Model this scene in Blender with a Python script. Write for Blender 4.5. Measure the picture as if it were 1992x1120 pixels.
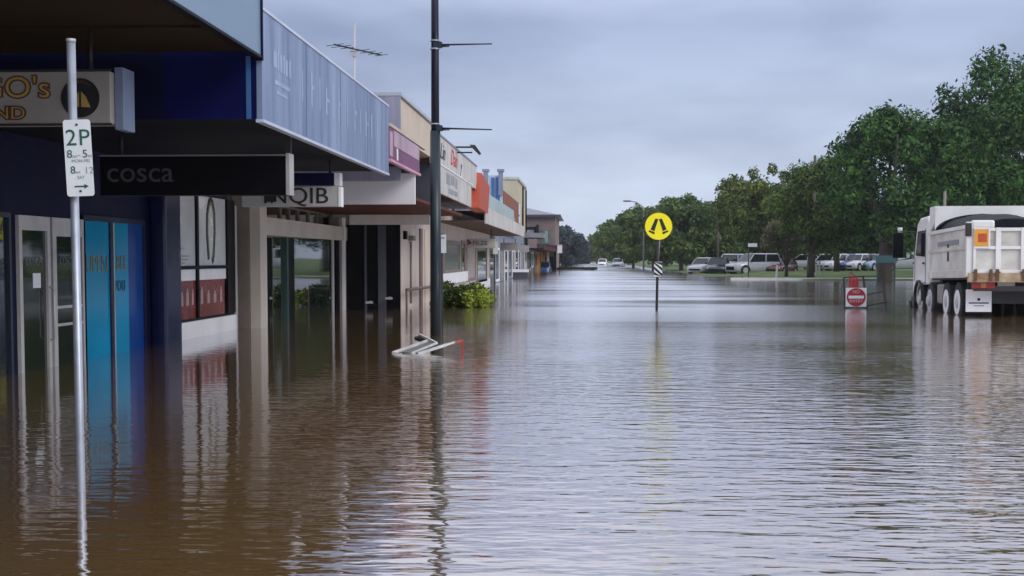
import bpy, math, random
import numpy as np
from mathutils import Vector, Matrix

for _o in list(bpy.data.objects):
    bpy.data.objects.remove(_o, do_unlink=True)
scene = bpy.context.scene
COL = scene.collection
R = math.radians
rng = random.Random(7)

# ------------------------------------------------------------------ camera
FPX, IW, IH = 2600.0, 1992.0, 1120.0
CAM = Vector((0.0, 0.0, 1.40))            # the water surface is z = 0
PITCH = R(3.2)
VPX, VPY = 1137.0, 502.0                  # where the street runs to, in the photograph
YAW = math.atan((VPX - IW / 2) * math.cos(PITCH) / FPX)
PPY = VPY + FPX * math.tan(PITCH)
cam = bpy.data.cameras.new('camera')
cam.sensor_width = 36.0
cam.lens = FPX / IW * 36.0
cam.shift_y = (PPY - IH / 2) / IW
cam.clip_start = 0.1
cam.clip_end = 6000
cam_ob = bpy.data.objects.new('camera', cam)
COL.objects.link(cam_ob)
cam_ob.location = CAM
cam_ob.rotation_euler = (math.pi / 2 - PITCH, 0, YAW)
scene.camera = cam_ob

# ------------------------------------------------------------------ sky, sun, exposure
SUN_EL, SUN_AZ = R(30), R(128)
world = bpy.data.worlds.new('World')
scene.world = world
world.use_nodes = True
nt = world.node_tree
nt.nodes.clear()
def wn(t, **k):
    n = nt.nodes.new(t)
    for a, v in k.items():
        setattr(n, a, v)
    return n
w_out = wn('ShaderNodeOutputWorld')
w_bg = wn('ShaderNodeBackground')
w_bg.inputs['Strength'].default_value = 0.1
w_sky = wn('ShaderNodeTexSky', sky_type='NISHITA', sun_disc=False)
w_sky.sun_elevation = SUN_EL
w_sky.sun_rotation = SUN_AZ
w_tc = wn('ShaderNodeTexCoord')
w_sep = wn('ShaderNodeSeparateXYZ')
w_map = wn('ShaderNodeMapping')
w_map.inputs['Scale'].default_value = (1.0, 1.0, 3.2)
w_no = wn('ShaderNodeTexNoise')
w_no.inputs['Scale'].default_value = 4.6
w_no.inputs['Detail'].default_value = 5
w_no.inputs['Roughness'].default_value = 0.5
w_gr = wn('ShaderNodeValToRGB')
w_gr.color_ramp.elements[0].position = 0.0
w_gr.color_ramp.elements[0].color = (6.6, 7.5, 9.3, 1)
w_gr.color_ramp.elements[1].position = 0.17
w_gr.color_ramp.elements[1].color = (3.75, 4.5, 6.6, 1)
_e = w_gr.color_ramp.elements.new(0.27)          # an overcast sky is brightest overhead
_e.color = (8.2, 8.8, 10.9, 1)
_e = w_gr.color_ramp.elements.new(0.60)
_e.color = (11.0, 11.4, 13.0, 1)
w_cl = wn('ShaderNodeValToRGB')
w_cl.color_ramp.elements[0].position = 0.33
w_cl.color_ramp.elements[0].color = (0.74, 0.75, 0.79, 1)
w_cl.color_ramp.elements[1].position = 0.68
w_cl.color_ramp.elements[1].color = (1.20, 1.19, 1.15, 1)
w_mul = wn('ShaderNodeMix', data_type='RGBA', blend_type='MULTIPLY')
w_mul.inputs[0].default_value = 1.0
w_mix = wn('ShaderNodeMix', data_type='RGBA')
w_mix.inputs[0].default_value = 0.93
L = nt.links.new
L(w_tc.outputs['Generated'], w_map.inputs['Vector'])
L(w_map.outputs['Vector'], w_no.inputs['Vector'])
L(w_tc.outputs['Generated'], w_sep.inputs['Vector'])
L(w_sep.outputs['Z'], w_gr.inputs['Fac'])
L(w_no.outputs['Fac'], w_cl.inputs['Fac'])
L(w_gr.outputs['Color'], w_mul.inputs[6])
L(w_cl.outputs['Color'], w_mul.inputs[7])
L(w_sky.outputs['Color'], w_mix.inputs[6])
L(w_mul.outputs[2], w_mix.inputs[7])
L(w_mix.outputs[2], w_bg.inputs['Color'])
L(w_bg.outputs['Background'], w_out.inputs['Surface'])
sun = bpy.data.lights.new('sun', 'SUN')
sun.energy = 1.35
sun.angle = R(25)
sun.color = (1.0, 0.97, 0.92)
sun_ob = bpy.data.objects.new('sun', sun)
COL.objects.link(sun_ob)
sd = Vector((math.sin(SUN_AZ) * math.cos(SUN_EL), math.cos(SUN_AZ) * math.cos(SUN_EL), math.sin(SUN_EL)))
sun_ob.rotation_euler = sd.to_track_quat('Z', 'Y').to_euler()
sun_ob.location = (0, 0, 60)
scene.view_settings.view_transform = 'Standard'
scene.view_settings.look = 'None'
scene.view_settings.exposure = 0.0
scene.view_settings.gamma = 1.0
scene.render.engine = 'CYCLES'
scene.cycles.max_bounces = 6
scene.cycles.volume_bounces = 0

# ------------------------------------------------------------------ pixel -> world
_F = Vector((-math.sin(YAW) * math.cos(PITCH), math.cos(YAW) * math.cos(PITCH), -math.sin(PITCH)))
_R = Vector((math.cos(YAW), math.sin(YAW), 0))
_U = _R.cross(_F)
def ray(px, py):
    return _F + _R * ((px - IW / 2) / FPX) + _U * ((PPY - py) / FPX)
def onX(px, py, X):
    d = ray(px, py); return CAM + d * (X / d.x)
def onY(px, py, Y):
    d = ray(px, py); return CAM + d * (Y / d.y)
def onZ(px, py, z=0.0):
    d = ray(px, py); return CAM + d * ((z - CAM.z) / d.z)
def fy(px, X, py=500):
    return onX(px, py, X).y

# ------------------------------------------------------------------ mesh collector
class MB:
    def __init__(s):
        s.v, s.f, s.m, s.sm = [], [], [], []
    def _add(s, vs, fs, mi=0, smooth=False):
        b = len(s.v)
        s.v += [tuple(p) for p in vs]
        for f in fs:
            s.f.append([b + i for i in f]); s.m.append(mi); s.sm.append(smooth)
        return s
    def box(s, x0, x1, y0, y1, z0, z1, mi=0):
        x0, x1 = sorted((x0, x1)); y0, y1 = sorted((y0, y1)); z0, z1 = sorted((z0, z1))
        vs = [(x, y, z) for z in (z0, z1) for y in (y0, y1) for x in (x0, x1)]
        return s._add(vs, [(0, 2, 3, 1), (4, 5, 7, 6), (0, 1, 5, 4), (2, 6, 7, 3), (0, 4, 6, 2), (1, 3, 7, 5)], mi)
    def hexa(s, bot, top, mi=0):
        return s._add(list(bot) + list(top), [(3, 2, 1, 0), (4, 5, 6, 7), (0, 1, 5, 4), (1, 2, 6, 5), (2, 3, 7, 6), (3, 0, 4, 7)], mi)
    def bar(s, p, q, w, h=None, mi=0):
        h = h or w
        p, q = Vector(p), Vector(q)
        d = (q - p).normalized()
        up = Vector((0, 0, 1)) if abs(d.z) < 0.95 else Vector((0, 1, 0))
        a = d.cross(up).normalized() * (w / 2); b = a.cross(d).normalized() * (h / 2)
        return s.hexa([p - a - b, p + a - b, p + a + b, p - a + b], [q - a - b, q + a - b, q + a + b, q - a + b], mi)
    def tube(s, pts, rad, n=10, mi=0, caps=True, smooth=True):
        pts = [Vector(p) for p in pts]
        if not hasattr(rad, '__len__'):
            rad = [rad] * len(pts)
        vs, fs = [], []
        for i, p in enumerate(pts):
            d = (pts[min(i + 1, len(pts) - 1)] - pts[max(i - 1, 0)]).normalized()
            ref = Vector((0, 0, 1)) if abs(d.z) < 0.9 else Vector((1, 0, 0))
            a = d.cross(ref).normalized(); b = d.cross(a).normalized()
            for k in range(n):
                t = 2 * math.pi * k / n
                vs.append(p + (a * math.cos(t) + b * math.sin(t)) * rad[i])
        for i in range(len(pts) - 1):
            for k in range(n):
                k2 = (k + 1) % n
                fs.append((i * n + k, i * n + k2, (i + 1) * n + k2, (i + 1) * n + k))
        s._add(vs, fs, mi, smooth)
        if caps:
            b = len(s.v) - len(vs)
            s.f.append([b + k for k in range(n)][::-1]); s.m.append(mi); s.sm.append(False)
            s.f.append([b + (len(pts) - 1) * n + k for k in range(n)]); s.m.append(mi); s.sm.append(False)
        return s
    def prism(s, poly, off, mi=0):
        """poly: 3-D points of a flat outline; off: vector of the extrusion"""
        n = len(poly); off = Vector(off)
        vs = [Vector(p) for p in poly] + [Vector(p) + off for p in poly]
        fs = [tuple(range(n))[::-1], tuple(range(n, 2 * n))] + [(i, (i + 1) % n, n + (i + 1) % n, n + i) for i in range(n)]
        return s._add(vs, fs, mi)
    def loft(s, rings, mi=0, smooth=True, caps=True):
        n = len(rings[0]); vs = [p for r in rings for p in r]; fs = []
        for i in range(len(rings) - 1):
            for k in range(n):
                k2 = (k + 1) % n
                fs.append((i * n + k, i * n + k2, (i + 1) * n + k2, (i + 1) * n + k))
        if caps:
            fs.append(tuple(range(n))[::-1]); fs.append(tuple((len(rings) - 1) * n + k for k in range(n)))
        return s._add(vs, fs, mi, smooth)
    def build(s, name, mats, parent=None, bevel=0.0, seg=2, local=False):
        me = bpy.data.meshes.new(name)
        off = Vector((0, 0, 0))
        if parent is not None and not local:
            off = WLOC[parent.name]
        me.from_pydata([(p[0] - off.x, p[1] - off.y, p[2] - off.z) for p in s.v], [], s.f)
        me.polygons.foreach_set('material_index', s.m)
        me.polygons.foreach_set('use_smooth', s.sm)
        for m in (mats if isinstance(mats, (list, tuple)) else [mats]):
            me.materials.append(m)
        me.update()
        import bmesh
        bm = bmesh.new(); bm.from_mesh(me); bmesh.ops.recalc_face_normals(bm, faces=bm.faces); bm.to_mesh(me); bm.free()
        o = bpy.data.objects.new(name, me); COL.objects.link(o)
        if parent is not None:
            o.parent = parent
        WLOC[o.name] = off.copy()
        if bevel > 0:
            b = o.modifiers.new('bevel', 'BEVEL'); b.width = bevel; b.segments = seg; b.limit_method = 'ANGLE'; b.angle_limit = R(40)
        return o
WLOC = {}

def tag(o, label=None, cat=None, group=None, kind=None):
    if label: o['label'] = label
    if cat: o['category'] = cat
    if group: o['group'] = group
    if kind: o['kind'] = kind
    return o
def thing(name, label, cat, loc=(0, 0, 0), group=None):
    o = bpy.data.objects.new(name, None); COL.objects.link(o)
    o.location = loc; o.empty_display_size = 0.3
    WLOC[o.name] = Vector(loc)
    return tag(o, label, cat, group)
def copy_tree(o, parent=None, matmap=None):
    c = o.copy(); COL.objects.link(c)
    if c.type == 'MESH' and matmap and any(m in matmap for m in c.data.materials):
        c.data = c.data.copy()
        for i, m in enumerate(c.data.materials):
            if m in matmap: c.data.materials[i] = matmap[m]
    if parent is not None: c.parent = parent
    for ch in [x for x in bpy.data.objects if x.parent == o]:
        copy_tree(ch, c, matmap)
    return c
def text(name, body, size, loc, rot, m, parent, ext=0.004, shear=0.0, sx=1.0, align='CENTER', bold=0.0):
    cu = bpy.data.curves.new(name, 'FONT')
    cu.body = body; cu.size = size; cu.extrude = ext; cu.shear = shear; cu.offset = bold
    cu.align_x = align; cu.align_y = 'CENTER'; cu.resolution_u = 4
    tmp = bpy.data.objects.new('tmp_text', cu); COL.objects.link(tmp)
    bpy.context.view_layer.update()
    dg = bpy.context.evaluated_depsgraph_get()
    me = bpy.data.meshes.new_from_object(tmp.evaluated_get(dg))
    bpy.data.objects.remove(tmp, do_unlink=True); bpy.data.curves.remove(cu)
    me.materials.clear(); me.materials.append(m)
    for p in me.polygons: p.material_index = 0
    o = bpy.data.objects.new(name, me); COL.objects.link(o)
    o.parent = parent
    off = WLOC.get(parent.name, Vector((0, 0, 0)))
    o.location = Vector(loc) - off; o.rotation_euler = rot; o.scale = (sx, 1, 1)
    return o
FACE_X = (R(90), 0, R(90))     # lettering read from the street (faces +X)
FACE_CAM = (R(90), 0, 0)       # lettering that faces down the street (-Y)

# ------------------------------------------------------------------ materials
def lin(c):
    return tuple(((v / 255) / 12.92 if v / 255 <= 0.04045 else ((v / 255 + 0.055) / 1.055) ** 2.4) for v in c)
MATS = {}
def M(name, c, rough=0.6, var=0.18, scale=2.0, stretch=(1, 1, 1), metal=0.0, spec=0.5, c2=None, bump=0.0, bscale=20, sharp=0.5, coat=0.0):
    """procedural paint / concrete / metal: base colour broken up by noise in object space"""
    if name in MATS: return MATS[name]
    m = bpy.data.materials.new(name); m.use_nodes = True
    t = m.node_tree; b = t.nodes['Principled BSDF']
    tc = t.nodes.new('ShaderNodeTexCoord'); mp = t.nodes.new('ShaderNodeMapping'); mp.inputs['Scale'].default_value = stretch
    no = t.nodes.new('ShaderNodeTexNoise'); no.inputs['Scale'].default_value = scale; no.inputs['Detail'].default_value = 6; no.inputs['Roughness'].default_value = 0.6
    rp = t.nodes.new('ShaderNodeValToRGB')
    if c2 is None:
        lo = tuple(v * (1 - var) for v in c); hi = tuple(min(1, v * (1 + var)) for v in c)
    else:
        lo, hi = c2, c
    rp.color_ramp.elements[0].position = 0.5 - sharp / 2; rp.color_ramp.elements[0].color = (*lo, 1)
    rp.color_ramp.elements[1].position = 0.5 + sharp / 2; rp.color_ramp.elements[1].color = (*hi, 1)
    t.links.new(tc.outputs['Object'], mp.inputs['Vector']); t.links.new(mp.outputs['Vector'], no.inputs['Vector'])
    t.links.new(no.outputs['Fac'], rp.inputs['Fac']); t.links.new(rp.outputs['Color'], b.inputs['Base Color'])
    rr = t.nodes.new('ShaderNodeMapRange'); rr.inputs['To Min'].default_value = max(0.02, rough - 0.12); rr.inputs['To Max'].default_value = min(1, rough + 0.12)
    t.links.new(no.outputs['Fac'], rr.inputs['Value']); t.links.new(rr.outputs['Result'], b.inputs['Roughness'])
    b.inputs['Metallic'].default_value = metal; b.inputs['Specular IOR Level'].default_value = spec
    if coat: b.inputs['Coat Weight'].default_value = coat; b.inputs['Coat Roughness'].default_value = 0.08
    if bump:
        bn = t.nodes.new('ShaderNodeTexNoise'); bn.inputs['Scale'].default_value = bscale; bn.inputs['Detail'].default_value = 4
        bu = t.nodes.new('ShaderNodeBump'); bu.inputs['Strength'].default_value = bump; bu.inputs['Distance'].default_value = 0.02
        t.links.new(tc.outputs['Object'], bn.inputs['Vector']); t.links.new(bn.outputs['Fac'], bu.inputs['Height']); t.links.new(bu.outputs['Normal'], b.inputs['Normal'])
    MATS[name] = m
    return m
def glass(name, c=(0.01, 0.012, 0.014), rough=0.03, spec=0.7, coat=0.0):
    m = bpy.data.materials.new(name); m.use_nodes = True
    t = m.node_tree; b = t.nodes['Principled BSDF']
    b.inputs['Base Color'].default_value = (*c, 1); b.inputs['Roughness'].default_value = rough; b.inputs['Specular IOR Level'].default_value = spec
    b.inputs['Coat Weight'].default_value = coat; b.inputs['Coat IOR'].default_value = 1.7
    tc = t.nodes.new('ShaderNodeTexCoord'); no = t.nodes.new('ShaderNodeTexNoise'); no.inputs['Scale'].default_value = 1.3; no.inputs['Detail'].default_value = 1
    bu = t.nodes.new('ShaderNodeBump'); bu.inputs['Strength'].default_value = 0.15; bu.inputs['Distance'].default_value = 0.01
    t.links.new(tc.outputs['Object'], no.inputs['Vector']); t.links.new(no.outputs['Fac'], bu.inputs['Height']); t.links.new(bu.outputs['Normal'], b.inputs['Normal'])
    return m
def leafmat(name, dark, light, hue=0.4):
    m = bpy.data.materials.new(name); m.use_nodes = True
    t = m.node_tree; b = t.nodes['Principled BSDF']
    tc = t.nodes.new('ShaderNodeTexCoord'); no = t.nodes.new('ShaderNodeTexNoise'); no.inputs['Scale'].default_value = 0.55; no.inputs['Detail'].default_value = 3
    ge = t.nodes.new('ShaderNodeNewGeometry'); ad = t.nodes.new('ShaderNodeMath'); ad.operation = 'MULTIPLY_ADD'
    ad.inputs[1].default_value = 0.45; rp = t.nodes.new('ShaderNodeValToRGB')
    t.links.new(tc.outputs['Object'], no.inputs['Vector'])
    t.links.new(ge.outputs['Random Per Island'], ad.inputs[0])
    sub = t.nodes.new('ShaderNodeMath'); sub.operation = 'SUBTRACT'; sub.inputs[1].default_value = 0.22
    t.links.new(no.outputs['Fac'], sub.inputs[0]); t.links.new(sub.outputs[0], ad.inputs[2])
    rp.color_ramp.elements[0].position = 0.27; rp.color_ramp.elements[0].color = (*dark, 1)
    rp.color_ramp.elements[1].position = 0.72; rp.color_ramp.elements[1].color = (*light, 1)
    t.links.new(ad.outputs[0], rp.inputs['Fac']); t.links.new(rp.outputs['Color'], b.inputs['Base Color'])
    b.inputs['Roughness'].default_value = 0.6; b.inputs['Specular IOR Level'].default_value = 0.12
    return m

navy = M('navy_paint', (0.003, 0.004, 0.030), 0.6, 0.3, 1.5, spec=0.12)
navy_gloss = M('navy_gloss', (0.005, 0.007, 0.05), 0.22, 0.3, 1.2)
navy_blue_lit = M('navy_paint_blue_lit', (0.002, 0.003, 0.06), 0.6, 0.3, 1.5, spec=0.12)  # navy with reflected blue light put into the colour
black = M('black_paint', (0.003, 0.003, 0.005), 0.45, 0.3, 2, spec=0.12)
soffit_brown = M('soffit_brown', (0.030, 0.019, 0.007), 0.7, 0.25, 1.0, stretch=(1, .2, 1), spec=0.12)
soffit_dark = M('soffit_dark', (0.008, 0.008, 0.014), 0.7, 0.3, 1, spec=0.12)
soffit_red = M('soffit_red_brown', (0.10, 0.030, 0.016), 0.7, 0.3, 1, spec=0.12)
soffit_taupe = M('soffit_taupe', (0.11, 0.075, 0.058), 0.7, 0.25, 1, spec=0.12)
fascia_pale = M('fascia_pale_metal', (0.165, 0.245, 0.345), 0.35, 0.12, 0.8, stretch=(1, .3, 2))
fascia_streak = M('fascia_streaked_blue_grey', (0.26, 0.32, 0.48), 0.4, 0.2, 1.0, stretch=(1, 3.2, 0.28), c2=(0.10, 0.145, 0.27), sharp=0.34)
fascia_grey = M('fascia_grey_mauve', (0.34, 0.34, 0.44), 0.6, 0.2, 1.2, stretch=(4, 3.2, .4), c2=(0.2, 0.21, 0.31))
cream = M('cream_render', (0.52, 0.44, 0.36), 0.75, 0.15, 1.2, stretch=(1, 1, .5), bump=0.15)
cream_wall = M('cream_pink_wall', (0.50, 0.42, 0.38), 0.7, 0.2, 0.9, stretch=(1, 1, .4), bump=0.1)
cream_yellow = M('pale_yellow_render', (0.52, 0.47, 0.33), 0.8, 0.15, 0.5, stretch=(1, 1, .4))
white = M('white_paint', (0.78, 0.78, 0.80), 0.45, 0.12, 1.5, stretch=(1, 1, .5))
white_bright = M('white_enamel', (0.80, 0.80, 0.82), 0.35, 0.06, 2)
white_dirty = M('white_dirty', (0.62, 0.61, 0.60), 0.55, 0.2, 1.1, stretch=(1, 1, .4), c2=(0.36, 0.34, 0.32))
offwhite = M('offwhite_board', (0.30, 0.285, 0.27), 0.6, 0.12, 2)
alu = M('brushed_aluminium', (0.50, 0.49, 0.49), 0.42, 0.15, 3, metal=0.25)
galv = M('galvanised_steel', (0.40, 0.44, 0.50), 0.42, 0.2, 9, metal=0.55)
taupe = M('taupe_tile', (0.17, 0.14, 0.12), 0.55, 0.25, 2)
purple = M('purple_sign', (0.16, 0.05, 0.13), 0.5, 0.3, 1.5, stretch=(1, 1.5, .6))
mauve = M('faded_mauve', (0.42, 0.30, 0.38), 0.55, 0.25, 1.2, stretch=(1, 2, .4))
pink = M('pink_trim', (0.60, 0.28, 0.42), 0.5, 0.1, 2)
grey_dark = M('dark_grey_paint', (0.075, 0.08, 0.10), 0.55, 0.25, 1.2, spec=0.12)
grey_mid = M('mid_grey_paint', (0.22, 0.22, 0.25), 0.6, 0.2, 1.0)
grey_blue = M('blue_grey_paint', (0.20, 0.23, 0.32), 0.55, 0.25, 0.8, stretch=(1, 2, .5))
maroon = M('maroon_paint', (0.075, 0.028, 0.028), 0.6, 0.25, 1, spec=0.12)
brown_wall = M('brown_brick_wall', (0.20, 0.15, 0.145), 0.8, 0.2, 0.8)
roof_grey = M('grey_roof_sheet', (0.21, 0.21, 0.25), 0.5, 0.15, 0.6, stretch=(6, 1, 1))
orange = M('orange_red_sign', (0.42, 0.06, 0.025), 0.5, 0.15, 1)
blue_stripe = M('blue_panel', (0.035, 0.12, 0.32), 0.5, 0.2, 1)
paleblue = M('pale_blue_panel', (0.45, 0.53, 0.62), 0.5, 0.15, 1)
greenwhite = M('faded_green_white', (0.40, 0.47, 0.48), 0.55, 0.2, 0.4, stretch=(1, 1, .5), c2=(0.26, 0.38, 0.38))
teal = M('teal_window_film', (0.0, 0.27, 0.50), 0.14, 0.15, 0.8, spec=0.4)
teal_deep = M('deep_blue_film', (0.0, 0.05, 0.26), 0.14, 0.2, 0.8, spec=0.4)
poster_grey = M('pale_poster', (0.62, 0.64, 0.65), 0.25, 0.15, 1.2)
poster_red = M('red_poster', (0.20, 0.035, 0.038), 0.25, 0.35, 2.2)
gold = M('gold_lettering', (0.40, 0.27, 0.07), 0.5, 0.2, 4)
brown_ink = M('brown_lettering', (0.10, 0.035, 0.02), 0.55, 0.2, 4)
black_ink = M('black_ink', (0.012, 0.012, 0.014), 0.5, 0.1, 4)
grey_ink = M('grey_lettering', (0.11, 0.11, 0.125), 0.5, 0.1, 4)
grey_ink_pale = M('pale_grey_lettering', (0.28, 0.30, 0.31), 0.5, 0.1, 4)
green_ink = M('green_lettering', (0.0, 0.085, 0.05), 0.45, 0.15, 5)
red_ink = M('red_lettering', (0.50, 0.03, 0.03), 0.5, 0.15, 4)
sign_white = M('sign_sheet_white', (0.66, 0.69, 0.72), 0.35, 0.06, 6)
sign_yellow = M('sign_yellow_fluoro', (0.95, 0.84, 0.0), 0.4, 0.05, 5)
sign_red = M('sign_red', (0.33, 0.008, 0.016), 0.4, 0.1, 5)
pole_green = M('dark_green_pole', (0.010, 0.022, 0.030), 0.38, 0.3, 3)
pole_blue = M('dark_blue_pole', (0.008, 0.012, 0.028), 0.38, 0.3, 3)
timber = M('weathered_timber', (0.09, 0.075, 0.065), 0.85, 0.3, 3, stretch=(4, 4, .3))
bark = M('bark', (0.050, 0.040, 0.032), 0.9, 0.4, 4, stretch=(2, 2, .4), bump=0.4, bscale=9)
bark_pale = M('pale_bark', (0.24, 0.20, 0.17), 0.9, 0.3, 4, stretch=(2, 2, .4))
rubber = M('tyre_rubber', (0.012, 0.012, 0.013), 0.8, 0.2, 6)
steel_dark = M('dark_steel', (0.022, 0.021, 0.022), 0.6, 0.35, 4)
rust = M('rusty_cream_steel', (0.50, 0.40, 0.26), 0.6, 0.2, 3.5, c2=(0.24, 0.12, 0.05), sharp=0.30)
truck_white = M('truck_white_paint', (0.86, 0.86, 0.86), 0.32, 0.1, 1.1, c2=(0.66, 0.64, 0.60), coat=0.3)
tray_white = M('tray_dirty_white', (0.78, 0.77, 0.73), 0.45, 0.2, 0.9, stretch=(1, 1, 1.6), c2=(0.36, 0.32, 0.27), sharp=0.5)
tarp = M('black_tarpaulin', (0.006, 0.006, 0.010), 0.6, 0.3, 3, spec=0.15, bump=0.4, bscale=3)
lamp_red = M('tail_lamp_red', (0.25, 0.015, 0.012), 0.2, 0.2, 8)
lamp_clear = M('lamp_clear', (0.55, 0.56, 0.58), 0.12, 0.1, 8)
amber = M('amber_panel', (0.72, 0.33, 0.03), 0.4, 0.12, 4)
glass_dark = glass('shop_glass', spec=1.0, coat=1.0)
glass_green = glass('green_shop_glass', (0.012, 0.022, 0.020), 0.02, 1.0, 1.0)
glass_mirror = glass('reflective_shop_glass', (0.010, 0.018, 0.017), 0.015, 1.0, 1.0)
glass_mirror.node_tree.nodes['Principled BSDF'].inputs['Coat IOR'].default_value = 2.0
car_glass = glass('car_glass', (0.015, 0.018, 0.024), 0.05, 0.6)

# ------------------------------------------------------------------ ground and water
def hground(x, y):
    def ss(a, b, v):
        t = min(1, max(0, (v - a) / (b - a))); return t * t * (3 - 2 * t)
    h = -0.5
    bank = ss(82.5, 85.5, y) * ss(11.6, 14.5, x + 0.02 * (y - 84))
    h += bank * (0.58 + 0.22 * ss(88, 112, y))
    car = ss(100, 104, y) * ss(7.5, 9.5, x) * (1 - ss(240, 300, y))
    h = max(h, -0.5 + car * 0.56)
    far = ss(330, 420, y)
    side = ss(30, 45, x) * ss(70, 90, y)
    h = max(h, -0.5 + 1.0 * side, -0.5 + 0.9 * far)
    h = max(h, -0.5 + 0.32 * (1 - ss(-3.3, -3.0, x)))
    return h
def ground():
    xs = sorted(set([-2500, -900, -300, -120, -60, -30, -20, -10] + list(np.arange(-8, 40.1, 1.0)) + [-3.3, -3.15, -3.0] + list(np.arange(42, 90, 6)) + [120, 200, 400, 900, 2500]))
    ys = sorted(set([-600, -200, -80, -30] + list(np.arange(-10, 80, 10)) + list(np.arange(80, 130, 1.0)) + list(np.arange(130, 440, 10)) + [600, 1000, 1800, 3200]))
    vs = [(x, y, hground(x, y)) for y in ys for x in xs]
    n = len(xs)
    fs = [(j * n + i, j * n + i + 1, (j + 1) * n + i + 1, (j + 1) * n + i) for j in range(len(ys) - 1) for i in range(n - 1)]
    mb = MB(); mb._add(vs, fs, 0, True)
    m = bpy.data.materials.new('lawn_and_mud'); m.use_nodes = True
    t = m.node_tree; b = t.nodes['Principled BSDF']
    tc = t.nodes.new('ShaderNodeTexCoord'); no = t.nodes.new('ShaderNodeTexNoise'); no.inputs['Scale'].default_value = 0.7; no.inputs['Detail'].default_value = 8
    rp = t.nodes.new('ShaderNodeValToRGB')
    rp.color_ramp.elements[0].position = 0.3; rp.color_ramp.elements[0].color = (0.045, 0.075, 0.016, 1)
    rp.color_ramp.elements[1].position = 0.7; rp.color_ramp.elements[1].color = (0.13, 0.20, 0.045, 1)
    sp = t.nodes.new('ShaderNodeSeparateXYZ'); cr = t.nodes.new('ShaderNodeMapRange')
    cr.inputs['From Min'].default_value = -0.02; cr.inputs['From Max'].default_value = 0.06
    mx = t.nodes.new('ShaderNodeMix'); mx.data_type = 'RGBA'; mx.inputs[6].default_value = (0.10, 0.085, 0.065, 1)
    t.links.new(tc.outputs['Object'], no.inputs['Vector']); t.links.new(no.outputs['Fac'], rp.inputs['Fac'])
    t.links.new(tc.outputs['Object'], sp.inputs['Vector']); t.links.new(sp.outputs['Z'], cr.inputs['Value'])
    t.links.new(cr.outputs['Result'], mx.inputs[0]); t.links.new(rp.outputs['Color'], mx.inputs[7]); t.links.new(mx.outputs[2], b.inputs['Base Color'])
    b.inputs['Roughness'].default_value = 0.9
    tag(mb.build('ground', m), kind='structure')
ground()

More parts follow.
